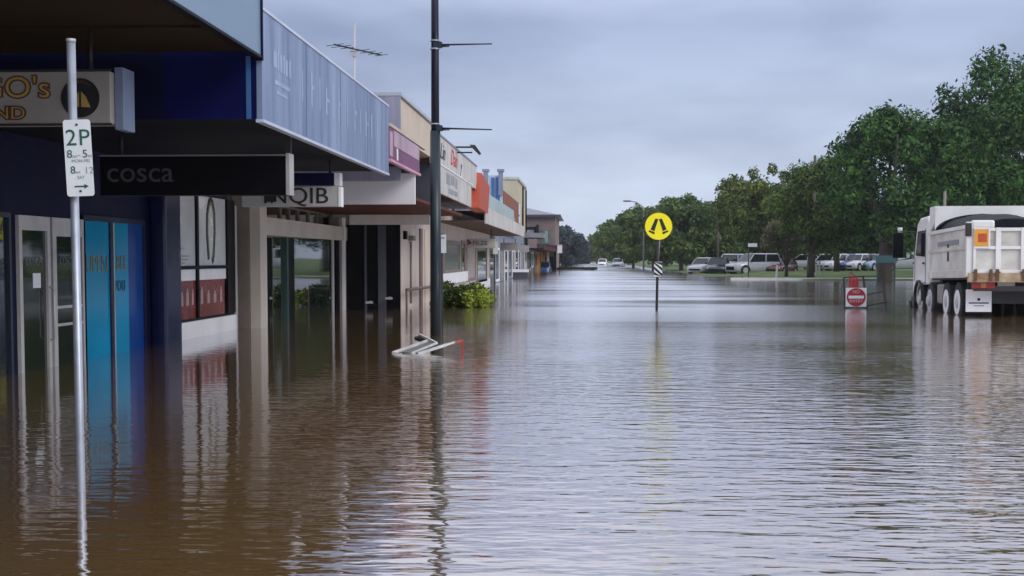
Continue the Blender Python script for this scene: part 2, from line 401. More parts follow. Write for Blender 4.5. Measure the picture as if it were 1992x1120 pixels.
def water():
    m = bpy.data.materials.new('flood_water'); m.use_nodes = True
    t = m.node_tree; b = t.nodes['Principled BSDF']
    N = t.nodes.new; K = t.links.new
    geo = N('ShaderNodeNewGeometry')
    def noise(scale, sx, sy, detail, rough=0.5, rot=0.0):
        mp = N('ShaderNodeMapping'); mp.inputs['Scale'].default_value = (sx, sy, 1); mp.inputs['Rotation'].default_value = (0, 0, rot)
        no = N('ShaderNodeTexNoise'); no.inputs['Scale'].default_value = scale; no.inputs['Detail'].default_value = detail; no.inputs['Roughness'].default_value = rough
        K(geo.outputs['Position'], mp.inputs['Vector']); K(mp.outputs['Vector'], no.inputs['Vector'])
        return no.outputs['Fac']
    def math_(op, a, bb):
        n = N('ShaderNodeMath'); n.operation = op
        for i, v in enumerate((a, bb)):
            if isinstance(v, (int, float)): n.inputs[i].default_value = v
            else: K(v, n.inputs[i])
        return n.outputs[0]
    ripples = noise(5.6, 0.38, 1.0, 2.0, 0.5, 0.08)
    chop = noise(14.0, 0.40, 1.0, 1.5, 0.5, -0.15)
    swell = noise(0.55, 0.22, 1.0, 1.0, 0.4, 0.05)
    patch = noise(0.22, 0.6, 0.5, 2.0)
    pr = N('ShaderNodeMapRange'); pr.inputs['From Min'].default_value = 0.36; pr.inputs['From Max'].default_value = 0.62
    pr.inputs['To Min'].default_value = 0.40; pr.inputs['To Max'].default_value = 1.25
    K(patch, pr.inputs['Value'])
    sx = N('ShaderNodeSeparateXYZ'); K(geo.outputs['Position'], sx.inputs['Vector'])
    lee = N('ShaderNodeMapRange'); lee.inputs['From Min'].default_value = -3.4; lee.inputs['From Max'].default_value = 0.2
    lee.inputs['To Min'].default_value = 0.30; lee.inputs['To Max'].default_value = 1.0
    K(sx.outputs['X'], lee.inputs['Value'])
    far = N('ShaderNodeMapRange'); far.inputs['From Min'].default_value = 6; far.inputs['From Max'].default_value = 36
    far.inputs['To Min'].default_value = 1.0; far.inputs['To Max'].default_value = 0.16
    K(sx.outputs['Y'], far.inputs['Value'])
    h = math_('ADD', math_('MULTIPLY', ripples, 0.019), math_('MULTIPLY', chop, 0.0060))
    h = math_('MULTIPLY', h, pr.outputs['Result'])
    h = math_('MULTIPLY', h, lee.outputs['Result'])
    h = math_('MULTIPLY', h, far.outputs['Result'])
    h = math_('ADD', h, math_('MULTIPLY', swell, 0.006))
    bu = N('ShaderNodeBump'); bu.inputs['Strength'].default_value = 1.0; bu.inputs['Distance'].default_value = 1.0
    K(h, bu.inputs['Height'])
    mud = noise(0.35, 0.5, 0.6, 4)
    rp = N('ShaderNodeValToRGB')
    rp.color_ramp.elements[0].position = 0.3; rp.color_ramp.elements[0].color = (0.20, 0.108, 0.036, 1)
    rp.color_ramp.elements[1].position = 0.7; rp.color_ramp.elements[1].color = (0.26, 0.17, 0.062, 1)
    K(mud, rp.inputs['Fac'])
    # opaque silt-laden water: brown body colour under a mirror-like skin
    t.nodes.remove(b)
    di = N('ShaderNodeBsdfDiffuse'); gl = N('ShaderNodeBsdfGlossy'); 
    sx2 = N('ShaderNodeMapRange'); sx2.inputs['From Min'].default_value = 4.2; sx2.inputs['From Max'].default_value = 8.0
    sx2.inputs['To Min'].default_value = 1.0; sx2.inputs['To Max'].default_value = 0.35
    K(sx.outputs['X'], sx2.inputs['Value'])
    sy2 = N('ShaderNodeMapRange'); sy2.inputs['From Min'].default_value = 10; sy2.inputs['From Max'].default_value = 42
    sy2.inputs['To Min'].default_value = 0.0; sy2.inputs['To Max'].default_value = 0.21
    K(sx.outputs['Y'], sy2.inputs['Value'])
    calm = noise(0.20, 0.22, 1.0, 3.0, 0.55, 0.06)
    cm = N('ShaderNodeMapRange'); cm.inputs['From Min'].default_value = 0.34; cm.inputs['From Max'].default_value = 0.50
    cm.inputs['To Min'].default_value = 0.45; cm.inputs['To Max'].default_value = 1.0
    K(calm, cm.inputs['Value'])
    ro = math_('MULTIPLY', math_('MULTIPLY', sy2.outputs['Result'], sx2.outputs['Result']), math_('MULTIPLY', lee.outputs['Result'], cm.outputs['Result']))
    K(math_('ADD', ro, 0.045), gl.inputs['Roughness'])
    fr = N('ShaderNodeFresnel'); fr.inputs['IOR'].default_value = 1.36
    pw = math_('POWER', fr.outputs['Fac'], 0.34)
    mx = N('ShaderNodeMixShader'); ou = [n for n in t.nodes if n.type == 'OUTPUT_MATERIAL'][0]
    K(rp.outputs['Color'], di.inputs['Color']); K(bu.outputs['Normal'], gl.inputs['Normal']); K(bu.outputs['Normal'], fr.inputs['Normal'])
    gl.inputs['Color'].default_value = (0.97, 0.97, 1.0, 1)
    K(pw, mx.inputs['Fac']); K(di.outputs[0], mx.inputs[1]); K(gl.outputs[0], mx.inputs[2]); K(mx.outputs[0], ou.inputs['Surface'])
    mb = MB()
    xs = [-3000, -400, -60, -8, -3, 3, 9, 30, 80, 400, 3000]; ys = [-600, -20, 0, 20, 60, 120, 300, 700, 3200]
    n = len(xs)
    mb._add([(x, y, 0.0) for y in ys for x in xs], [(j * n + i, j * n + i + 1, (j + 1) * n + i + 1, (j + 1) * n + i) for j in range(len(ys) - 1) for i in range(n - 1)])
    tag(mb.build('water', m), kind='structure')
water()

# kerb line along the grass at the water's edge
kb = MB()
p0, p1 = onZ(1425, 541.5, 0.03), onZ(1790, 541.5, 0.03)
kb.box(9.4, 34, 86.6, 86.85, -0.4, 0.15)
tag(kb.build('kerb', M('concrete_kerb', (0.62, 0.62, 0.56), 0.7, 0.15, 2)), kind='structure')

# ------------------------------------------------------------------ shops along the left pavement
XF = -6.9           # shop fronts
XK = -3.4           # awning edge

def shop(name, label, y0, y1, xf, zt, wm, depth=12):
    t = thing(name, label, 'shop', (xf, (y0 + y1) / 2, -0.3))
    MB().box(xf - depth, xf, y0, y1, -0.6, zt).build('wall', wm, t)
    return t
def awning(t, y0, y1, xf, zb, zt, fm, sm, xk=XK, trim=None, thick=0.07):
    a = MB().box(xf + 0.003, xk - 0.06, y0 + 0.02, y1 - 0.02, zb + 0.04, zb + 0.04 + thick).build('awning', sm, t)
    f = MB().box(xk - 0.06, xk, y0, y1, zb, zt).build('fascia', fm, a)
    if trim:
        MB().box(xk - 0.07, xk + 0.012, y0 - .004, y1 + .004, zb - 0.035, zb - 0.002).build('edge_trim', trim, a)
        MB().box(xk - 0.07, xk + 0.012, y0 - .004, y1 + .004, zt + 0.002, zt + 0.035).build('edge_trim', trim, a)
    return a, f
def frame_window(t, xf, y0, y1, z0, z1, fm, pm, bars=(), fw=0.06, name='window', hbars=(), proud=0.05):
    fr = MB()
    fr.box(xf + .002, xf + proud, y0, y1, z1 - fw, z1); fr.box(xf + .002, xf + proud, y0, y1, z0, z0 + fw)
    fr.box(xf + .002, xf + proud, y0, y0 + fw, z0 + fw, z1 - fw); fr.box(xf + .002, xf + proud, y1 - fw, y1, z0 + fw, z1 - fw)
    for b in bars: fr.box(xf + .002, xf + proud - .006, b - fw / 2, b + fw / 2, z0 + fw, z1 - fw)
    for b in hbars: fr.box(xf + .002, xf + proud - .010, y0 + fw, y1 - fw, b - fw / 2, b + fw / 2)
    o = fr.build(name, fm, t)
    MB().box(xf + .002, xf + .014, y0 + fw, y1 - fw, z0 + fw, z1 - fw).build('pane', pm, o)
    return o

# --- A: the near shop under the high pale awning
YA1 = onX(508, 105, XK).y
zA = onX(500, 103, XK).z
tA = shop('shop_building', 'near shop under the high pale metal awning with brown soffit', -3, YA1 - 0.03, XF - 0.03, 4.4, navy)
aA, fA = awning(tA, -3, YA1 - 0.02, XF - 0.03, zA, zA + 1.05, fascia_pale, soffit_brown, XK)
MB().box(XK - 0.07, XK + 0.015, -3, YA1 - 0.02, zA - 0.03, zA - 0.003).build('edge_trim', black, aA)
MB().box(XK - 0.09, XK + 0.02, YA1 - 0.019, YA1 + 0.02, zA - 0.05, zA + 1.2).build('end_trim', navy, aA)
for k in range(5):   # battens under the soffit
    MB().box(XF + .1, XK - .1, 2.0 + k * 2.6, 2.06 + k * 2.6, zA + 0.015, zA + 0.036).build('batten', soffit_brown, aA)
frame_window(tA, XF - .03, 6, 13.4, 0.1, 2.1, alu, glass_dark, bars=(8, 10, 12))

# --- B: navy shop, streaked blue-grey fascia
YB0, YB1 = YA1, fy(325, XF)
zB0, zB1 = onX(506, 229, XK).z, onX(538, 41, XK).z
YBF = fy(756, XK, 300)
tB = shop('shop_building', 'navy shop with faded streaky blue grey fascia and turquoise windows', YB0, YB1, XF, 4.2, navy)
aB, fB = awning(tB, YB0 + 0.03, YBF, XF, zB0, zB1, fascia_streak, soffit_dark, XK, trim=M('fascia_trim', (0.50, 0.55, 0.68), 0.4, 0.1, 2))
MB().box(XF + .003, XK - 1.05, YB0 + 0.035, YB0 + 0.09, zB0, zB1 - 0.1).build('end_panel', navy, aB)
MB().box(XK - 1.05, XK - 0.065, YB0 + 0.034, YB0 + 0.091, zB0, zB1 - 0.1).build('end_panel', navy_blue_lit, aB)  # outer part of the navy end, its blue light painted on
MB().box(XK - 0.17, XK - 0.12, YB0 + 0.02, YB0 + 0.033, zB0, zA).build('downpipe', blue_stripe, aB)
# faded lettering left on the fascia: strips of paler paint
gh = M('ghost_lettering', (0.30, 0.37, 0.54), 0.5, 0.25, 2, stretch=(1, 2, .5))
for (a, b, z0, z1) in [(.55, .70, .62, .80), (.74, .80, .62, .83), (.86, .98, .60, .80), (1.03, 1.09, .60, .82), (1.13, 1.25, .6, .78), (1.32, 1.4, .6, .8),
                       (.6, 1.35, .44, .49), (.7, 1.2, .34, .38)]:
    MB().box(XK + .001, XK + .004, YB0 + a, YB0 + b, zB0 + z0, zB0 + z1).build('faded_letter', gh, fB)
x = 2.0
for k in range(12):
    w = rng.uniform(.10, .2); hgt = rng.uniform(.34, .5)
    g1 = MB().box(XK + .001, XK + .004, YB0 + x, YB0 + x + w * .55, zB0 + .42, zB0 + .42 + hgt)
    if k % 2: g1.box(XK + .001, XK + .0035, YB0 + x, YB0 + x + w * 1.8, zB0 + .42 + hgt * .5, zB0 + .42 + hgt * .62)
    x += rng.uniform(.42, .66)
    g1.build('faded_letter', gh, fB)
for k in range(1, 4):
    yy = YB0 + (YBF - YB0) * k / 4
    MB().box(XK + .001, XK + .008, yy - .008, yy + .008, zB0 + .01, zB1 - .01).build('panel_joint', fascia_pale, fB)
# front: bulkhead over the doors, doors and films
zdoor = onX(60, 420, XF).z
ya, yb, yc, yd, ye, yf_ = [fy(p, XF) for p in (30, 91, 103, 150, 160, 277)]
frame_window(tB, XF, YB0 + .05, ya - .22, -0.1, zdoor + .02, M('dark_window_frame', (0.012, 0.02, 0.03), .4), glass('blue_dark_glass', (0.008, 0.014, 0.03)), bars=())
def door(t, xf, y0, y1, z1, fm, pm, fw=0.075, rails=(), bar_h=False, pad=0.05):
    fr = MB()
    fr.box(xf + .004, xf + pad, y0, y0 + fw, -0.4, z1); fr.box(xf + .004, xf + pad, y1 - fw, y1, -0.4, z1)
    fr.box(xf + .004, xf + pad, y0 + fw, y1 - fw, z1 - fw * 2, z1)
    for r in rails: fr.box(xf + .004, xf + pad - .004, y0 + fw, y1 - fw, r - .018, r + .018)
    d = fr.build('door', fm, t)
    MB().box(xf + .004, xf + .018, y0 + fw, y1 - fw, -0.4, z1 - fw * 2).build('pane', pm, d)
    return d
dgl = glass('door_glass', (0.012, 0.018, 0.014), 0.04, 0.75)
d1 = door(tB, XF, ya, yb, zdoor, alu, dgl, 0.09)
d2 = door(tB, XF, yc - .12, yd + .18, zdoor, alu, dgl, 0.12, rails=(onX(125, 596, XF).z, onX(125, 630, XF).z))
text('lettering', 'COSCA', .15, (XF + .02, (ya + yb) / 2, onX(60, 508, XF).z), FACE_X, grey_ink, d1)
text('lettering', 'COSCA', .15, (XF + .02, (yc + yd) / 2, onX(125, 508, XF).z), FACE_X, grey_ink, d2)
zn0, zn1 = onX(68, 560, XF).z, onX(68, 531, XF).z
MB().box(XF + .019, XF + .023, fy(60, XF), fy(75, XF), zn0, zn1).build('notice', sign_white, d1)
MB().tube([(XF + .05, yb - .05, 0.35), (XF + .11, yb - .05, .38), (XF + .11, yb - .05, 1.0), (XF + .05, yb - .05, 1.03)], .014).build('handle', alu, d1)
zfilm = onX(200, 432, XF).z
wf = MB().box(XF + .003, XF + .05, ye - .06, ye, -.4, zfilm + .08).box(XF + .003, XF + .05, ye, yf_, zfilm, zfilm + .08).box(XF + .003, XF + .05, yf_ - .05, yf_, -.4, zfilm)
ym = fy(215, XF); y2 = fy(247, XF)
wf.box(XF + .003, XF + .045, ym - .11, ym, -.4, zfilm)
wF = wf.build('window', navy_gloss, tB)
MB().box(XF + .004, XF + .05, ym, ym + .035, -.4, zfilm).build('mullion', alu, wF)
MB().box(XF + .003, XF + .018, ye, ym - .11, -.4, zfilm).build('pane', teal, wF)
MB().box(XF + .003, XF + .018, ym + .035, y2, -.4, zfilm).build('pane', teal, wF)
MB().box(XF + .003, XF + .018, y2, yf_ - .05, -.4, zfilm).build('pane', teal_deep, wF)
text('lettering', 'UPEN', .34, (XF + .022, (ye + ym - .11) / 2, onX(190, 515, XF).z), FACE_X, M('dull_gold_ink', (.16, .17, .10), .5), wF)
text('lettering', 'BLE', .30, (XF + .022, (ym + y2) / 2 + .05, onX(235, 512, XF).z), FACE_X, MATS['dull_gold_ink'], wF)
text('lettering', 'you', .34, (XF + .022, (ym + y2) / 2 - .05, onX(230, 552, XF).z), FACE_X, M('dull_blue_ink', (.01, .05, .12), .5), wF)
pil = MB()
yp0, yp1 = fy(290, XF), fy(321, XF)
pil.box(XF + .004, XF + .28, yp0, yp1 - .004, -.5, zB0 + .03)
tB_p = pil.build('pillar', navy_gloss, tB, bevel=.05)

# --- C: poster shop with the white plinth
YC0, YC1 = YB1 + .01, fy(490, XF)
tC = shop('shop_building', 'shop with poster window over red display and white plinth', YC0, YC1, XF - .35, 4.1, taupe)
XW = XF + .02
yw0, yw1, ym1, ypl = fy(326, XW), fy(440, XW), fy(383, XW), fy(455, XW)
z_a = onX(380, 520, XW).z; z_b = onX(380, 545, XW).z; z_c = onX(455, 613, XW).z; ztop = onX(380, 384, XW).z + .05
wC = MB()
wC.box(XF - .345, XW, yw0 - .1, ypl, z_c + .02, z_c + .06)
for yy in (yw0 - .1, ym1, ):
    wC.box(XW - .05, XW + .03, yy - .07, yy + .05, z_c + .06, ztop)
wC.box(XW - .05, XW + .03, yw1, ypl - .02, z_c + .06, ztop)
wC.box(XW - .05, XW + .03, yw0 - .05, yw1, ztop, ztop + .1)
wC.box(XW - .05, XW + .028, yw0 - .05, yw1, z_a - .03, z_a + .03)
WC = wC.build('window', black, tC)
MB().box(XW - .04, XW - .01, yw0 - .05, ym1 - .07, z_a + .03, ztop).build('poster', poster_grey, WC)
p2 = MB().box(XW - .04, XW - .01, ym1 + .05, yw1, z_a + .03, ztop).build('poster', poster_grey, WC)
MB().box(XW - .04, XW - .008, yw0 - .05, ym1 - .07, z_b, z_a - .03).build('white_panel', white, WC)
MB().box(XW - .04, XW - .008, ym1 + .05, yw1, z_b, z_a - .03).build('white_panel', white, WC)
pr1 = MB().box(XW - .04, XW - .01, yw0 - .05, ym1 - .07, z_c + .06, z_b).build('red_poster', poster_red, WC)
pr2 = MB().box(XW - .04, XW - .01, ym1 + .05, yw1 - .1, z_c + .06, z_b).build('red_poster', poster_red, WC)
# loop figure on the second poster, small text on the first
cy, cz = (ym1 + yw1) / 2, z_a + .72
loop = MB(); loop2 = MB()
pts = [(-.20, -.58), (-.30, -.1), (-.27, .28), (-.12, .5), (.06, .5), (.2, .3), (.22, -.05), (.12, -.55), (.02, -.62)]
for i in range(len(pts) - 1):
    a, b = pts[i], pts[i + 1]
    loop.bar((XW - .006, cy + a[0], cz + a[1]), (XW - .006, cy + b[0], cz + b[1]), .004, .12)
    loop2.bar((XW - .0045, cy + a[0] * .82, cz + a[1] * .9), (XW - .0045, cy + b[0] * .82, cz + b[1] * .9), .004, .065)
loop.build('loop_print', black_ink, p2); loop2.build('loop_print', M('olive_ink', (.12, .14, .06), .4), p2)
text('lettering', 'A O', .30, (XW - .007, yw0 + .35, z_a + .2), FACE_X, black_ink, WC)
for i, z in enumerate((1.55, 1.42, 1.36, 1.30)):
    MB().box(XW - .009, XW - .006, yw0 + .2, yw0 + .2 + [.7, 1.0, .95, .8][i], z, z + .03).build('text_line', grey_ink_pale, WC)
def bottles(y0, y1, par, n):
    for k in range(n):
        mb = MB()
        yy = y0 + (k + .5) * (y1 - y0) / n
        w = rng.uniform(.05, .09); h = rng.uniform(.14, .26)
        mb.box(XW - .009, XW - .006, yy - w, yy + w, z_c + .3, z_c + .3 + h)
        mb.box(XW - .009, XW - .0055, yy - w * .5, yy + w * .5, z_c + .3 + h, z_c + .36 + h)
        mb.box(XW - .009, XW - .006, yy - w, yy + w, z_c + .295, z_c + .30)
        mb.build('bottle_print', M('pale_pink_ink', (.42, .28, .29), .4), par)
bottles(yw0, ym1 - .1, pr1, 5); bottles(ym1 + .1, yw1 - .15, pr2, 4)
MB().box(XF - .345, XW + .04, fy(340, XW), ypl, -.5, z_c + .015).build('plinth', white, tC)
MB().box(XF - .345, XW - .03, yw0 - .1, fy(340, XW), -.5, z_c + .015).build('plinth', grey_mid, tC)
MB().box(XF - .345, XW + .03, ypl + .003, ypl + .14, -.5, onX(458, 400, XW).z).build('corner_post', alu, tC)
sw_ = frame_window(tC, XF - .35, ypl + .2, YC1 - .02, 0.0, 1.95, steel_dark, glass_dark, fw=.05, name='shop_window')
ya_2, yb_2 = ypl + .26, YC1 - .08; xo = (yb_2 - ya_2) * math.tan(R(9))
MB().hexa([(XF - .333, ya_2, .06), (XF - .328, ya_2, .06), (XF - .328 + xo, yb_2, .06), (XF - .333 + xo, yb_2, .06)],
          [(XF - .333, ya_2, 1.88), (XF - .328, ya_2, 1.88), (XF - .328 + xo, yb_2, 1.88), (XF - .333 + xo, yb_2, 1.88)]).build('pane', glass_mirror, sw_)

# purple fascia, cream parapet over the awnings and the dropped white bulkhead
YP0, YP1 = YBF + .08, fy(816, XK, 320)
zP0, zP1 = onX(760, 309, XK).z, onX(760, 247, XK).z
YCR = fy(777, XK - .2, 250); YCR1 = fy(853, XK - .2, 280)
zCR = onX(778, 190, XK - .2).z
YD0, YD1 = YC1 + .01, onY(780, 560, 36.4).y
tD = shop('shop_building', 'shop with cream parapet, purple fascia and glass entry beside cream column', YD0, YD1, XF, 4.3, taupe)
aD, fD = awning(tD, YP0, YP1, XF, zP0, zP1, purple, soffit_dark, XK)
MB().box(XK - .001, XK + .008, YP0 + .55, YP1 - .1, zP0 + .26, zP1 - .02).build('faded_panel', mauve, fD)
MB().box(XK + .001, XK + .012, YP0 + .02, YP0 + .35, zP0 + .05, zP1 - .08).build('faded_panel', mauve, fD)
MB().box(XK + .0085, XK + .012, YP0 + .85, YP0 + 1.05, zP0 + .03, zP0 + .24).build('white_mark', white, fD)
MB().box(XK - .05, XK + .03, YP0, YP1, zP0 - .05, zP0 - .004).build('pink_edge', pink, aD)
MB().box(XK - .05, XK + .02, YP0, YP1 + 1, zP1 + .004, zP1 + .06).build('top_flashing', cream, aD)
pa = MB().box(XK - 3.2, XK - .2, YCR, YCR1, zP1 + .065, zCR).build('parapet', [cream], tD)
MB().box(XK - 3.3, XK - .17, YCR - .06, YCR - .004, 2.9, zCR + .02).build('parapet_end', fascia_grey, tD)
MB().box(XK - 3.3, XK - .15, YCR - .07, YCR1 + .02, zCR + .023, zCR + .09).build('coping', M('coping_grey', (0.40, 0.44, 0.50), 0.5, 0.2, 2), pa)
yb_ = onX(808, 380, XK - .02).y
zb0, zb1 = onY(800, 397, yb_).z, onY(800, 337, yb_).z
MB().box(onY(655, 370, yb_).x, XK - .03, yb_, yb_ + .12, zb0, zb1).build('bulkhead', M('bulkhead_white', (0.72, 0.71, 0.75), 0.6, 0.1, .8), aD)
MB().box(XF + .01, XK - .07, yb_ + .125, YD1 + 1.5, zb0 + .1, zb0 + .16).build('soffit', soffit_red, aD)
# cream column and glass entry
xc = XF + .45
yc0, yc1 = fy(507, xc), fy(528, xc)
MB().box(xc - .22, xc, yc0, yc0 + .55, -.5, zb0 + .35).build('column', M('column_cream', (0.50, 0.45, 0.39), .6, .15, 1.5, stretch=(1, 1, .4)), tD, bevel=.01)
MB().box(xc - .55, xc - .223, yc0 - .06, yc0 + .4, -.5, zb0 + .35).build('column', taupe, tD)
yh0, yh1 = yc1 + .05, fy(657, XF + .06)
zh0, zh1 = onX(590, 464, XF + .06).z, onX(590, 435, XF + .06).z
MB().box(XF + .003, XF + .42, yh0 - .6, yh1, zh0, zh1).build('header', M('header_cream', (0.47, 0.43, 0.38), .6, .15, 1.5), tD)
EN = MB().box(XF + .003, XF + .012, yh0 - .6, yh1, -.5, zh0 - .004).build('entry_window', glass_green, tD)
for pa_, pb_2, an_ in ((529, 551, 4.5), (571, 611, 9.5), (635, 653, 9.5)):      # glazing leaves set slightly askew to the street
    ya_2, yb_2 = fy(pa_, XF), fy(pb_2, XF); xo = (yb_2 - ya_2) * math.tan(R(an_))
    MB().hexa([(XF + .014, ya_2, -.5), (XF + .02, ya_2, -.5), (XF + .02 + xo, yb_2, -.5), (XF + .014 + xo, yb_2, -.5)],
              [(XF + .014, ya_2, zh0 - .006), (XF + .02, ya_2, zh0 - .006), (XF + .02 + xo, yb_2, zh0 - .006), (XF + .014 + xo, yb_2, zh0 - .006)]).build('pane', glass_mirror, EN)
for px, w in ((561, 1.05), (614, .36), (630, .5)):
    y_ = fy(px, XF + .03); MB().box(XF + .021, XF + (.05 if px == 561 else .40), y_ - w / 2, y_ + w / 2, -.5, zh0 - .005).build('entry_post', black, EN)
y_ = fy(620, XF + .03); MB().box(XF + .013, XF + .41, y_ - .1, y_ + .12, -.5, zh0 - .005).build('mullion', alu, EN)
y_ = fy(549, XF + .03); MB().box(XF + .013, XF + .16, y_ - .08, y_ + .08, -.5, zh0 - .005).build('mullion', M('green_mullion', (.03, .07, .065), .4), EN)
MB().box(XF + .004, XF + .02, yh0 - .6, yh1, zh1 + .004, zb0 + .05).build('transom_pane', glass_dark, EN)
for px in (545, 562, 580, 600, 617, 640):
    y_ = fy(px, XF + .03); MB().box(XF + .021, XF + .06, y_ - .06, y_ + .06, zh1 + .004, zb0 + .05).build('transom_bar', taupe, EN)
MB().box(XF + .1, XF + .36, fy(655, XF + .3), fy(668, XF + .3), -.5, zb0).build('pillar', taupe, tD)
for px in (669, 679):
    y_ = fy(px, XF + .4); MB().box(XF + .36, XF + .44, y_ - .04, y_ + .04, -.5, zb0).build('white_post', white, tD)

# --- E: cream shop standing forward, with its dark side wall facing down the street
YE = 36.4
XE = onY(780, 560, YE).x
YE1 = fy(952, XE)
tE = shop('shop_building', 'cream rendered shop standing forward with script sign and white fascia', YE, YE1, XE, 4.2, cream_wall)
zl0, zl1 = onY(750, 437, YE).z, onY(750, 418, YE).z
MB().box(onY(681, 430, YE).x, XE + .8, YE - .12, YE - .004, zl0, zl1).build('lintel', M('lintel_white', (0.60, 0.56, 0.53), .6, .12, 1.5), tE)
sd_ = MB().box(XF + .4, XE - .01, YE - .05, YE - .004, -.5, zl0 - .004).build('side_screen', black, tE)
for px, w in ((711, .06), (743, .22)):
    X_ = onY(px, 520, YE - .1).x
    MB().box(X_ - w / 2, X_ + w / 2, YE - .1, YE - .052, -.5, zl0 - .02).build('mullion', grey_dark, sd_)
for px, py in ((719, 588), (757, 580)):
    c = onY(px, py, YE - .3)
    MB().tube([(c.x, YE - .052, c.z + .02), (c.x, YE - .34, c.z + .02)], .018).build('door_handle', alu, sd_)
    MB().box(c.x - .1, c.x + .1, YE - .36, YE - .34, c.z - .03, c.z + .03).build('door_handle', alu, sd_)
# face along the street
def onE(px, py): return onX(px, py, XE)
MB().tube([onE(797, 470) + Vector((.04, 0, 0)), onE(797, 590) + Vector((.04, 0, 0))], .03).build('downpipe', M('pipe_brown', (.2, .16, .15), .6), tE)
c = onE(797, 463); MB().box(XE + .003, XE + .14, c.y - .3, c.y + .3, c.z - .07, c.z + .07).build('rain_head', taupe, tE)
c = onE(785, 456); MB().box(XE + .003, XE + .1, c.y - .1, c.y + .1, c.z - .13, c.z + .1).build('wall_lamp', black, tE)
y_ = onE(817, 500).y; MB().box(XE + .003, XE + .05, y_ - .25, y_ + .3, -.5, 2.3).build('brown_strip', M('brown_strip', (.16, .11, .09), .6), tE)
y_ = onE(832, 500).y; MB().box(XE + .003, XE + .03, y_ - .9, y_ + .6, -.5, 2.3).build('pale_panel', cream, tE)
ra, rb = onX(791, 564, XE + .25), onX(850, 556, XE + .25)
rl = MB().tube([ra, rb], .045).tube([(ra.x, ra.y, ra.z), (ra.x, ra.y, -.4)], .03).tube([(rb.x, rb.y, rb.z), (rb.x, rb.y, -.4)], .03)
rl.build('handrail', M('rail_brown', (.14, .10, .09), .5), tE)
for px0, px1, py0, py1, gm in ((862, 893, 468, 530, M('grey_green_pane', (.13, .15, .14), .2)), (896, 904, 468, 545, glass_dark), (907, 924, 470, 546, M('pink_pane', (.40, .33, .31), .3)), (927, 946, 470, 548, glass_dark)):
    a, b = onE(px0, 500).y, onE(px1, 500).y
    m_ = (px0 + px1) / 2
    frame_window(tE, XE, a, b, onE(m_, py1).z, onE(m_, py0).z, M('win_frame_brown', (.22, .17, .15), .5), gm, fw=.12)
a, b = onE(858, 535), onE(905, 535)
MB().box(XE + .003, XE + .12, a.y, b.y, a.z - .35, a.z + .05).build('sill_band', white, tE)
MB().box(XE + .003, XE + .05, onE(930, 500).y, YE1 - .1, -.5, .35).build('dado', white, tE)
# awning and signs
YE0f = fy(857, XK, 320); YE1f = fy(917, XK, 370)
zE0, zE1, zE2 = onX(857, 375.6, XK).z, onX(859, 320, XK).z, onX(862, 263, XK).z
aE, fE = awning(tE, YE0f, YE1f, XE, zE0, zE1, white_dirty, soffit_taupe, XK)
MB().box(onY(812, 350, YE0f).x - .4, XK - .07, YE0f - .06, YE0f - .004, zl0 + .3, zE1 + .05).build('end_panel', grey_dark, aE)
MB().box(XE - .5, XK - .07, YE1f + .003, YE1f + .06, zE0 - .05, zE1 + .1).build('end_panel', grey_blue, aE)
sb = MB().box(XK - .22, XK - .1, YE0f - .3, fy(927, XK - .1, 350), zE1 + .004, zE2).build('sign_board', white_dirty, tE)
MB().box(XK - .24, XK - .08, YE0f - .32, fy(927, XK - .1, 350) + .02, zE2 + .003, zE2 + .05).build('board_cap', grey_mid, sb)
MB().box(XK - .12, XK + .02, YE0f, YE1f + .3, zE1 - .03, zE1 + .0025).build('white_edge', white_bright, aE)
text('lettering', 'Lin', .56, (XK - .095, YE0f + 1.4, (zE1 + zE2) / 2 + .02), FACE_X, black_ink, sb, shear=.4, sx=1.7)
text('lettering', 'Dan', .60, (XK - .095, YE0f + 4.2, (zE1 + zE2) / 2 + .05), FACE_X, red_ink, sb, shear=.4, sx=1.7)
text('lettering', 'y', .50, (XK - .095, YE0f + 6.3, (zE1 + zE2) / 2 + .0), FACE_X, black_ink, sb, shear=.4, sx=1.6)
gm = M('grey_print', (.25, .27, .30), .5)
for a, b, z0, z1 in ((1.3, 2.3, .30, .56), (2.5, 3.4, .34, .58), (3.7, 4.1, .30, .56), (1.9, 3.3, .09, .22), (3.5, 4.3, .1, .22)):
    MB().box(XK + .001, XK + .006, YE0f + a, YE0f + b, zE0 + z0, zE0 + z1).build('grey_print', gm, fE)
# flood light that lights the sign
lp = onX(884, 286, XK - .15); le = onY(921, 286, lp.y)
sl = MB().tube([lp, le], .025).tube([lp + Vector((0, .2, -.13)), le + Vector((-.05, .2, -.13))], .02).build('sign_light_arm', steel_dark, tE)
q = onY(934, 299, lp.y)
MB().prism([(le.x - .1, lp.y - .12, le.z + .06), (le.x + .05, lp.y - .12, le.z + .05), (q.x + .02, lp.y - .12, q.z + .02), (q.x - .03, lp.y - .12, q.z - .03), (le.x, lp.y - .12, le.z - .06)], (0, .3, 0)).build('lamp_head', steel_dark, sl)

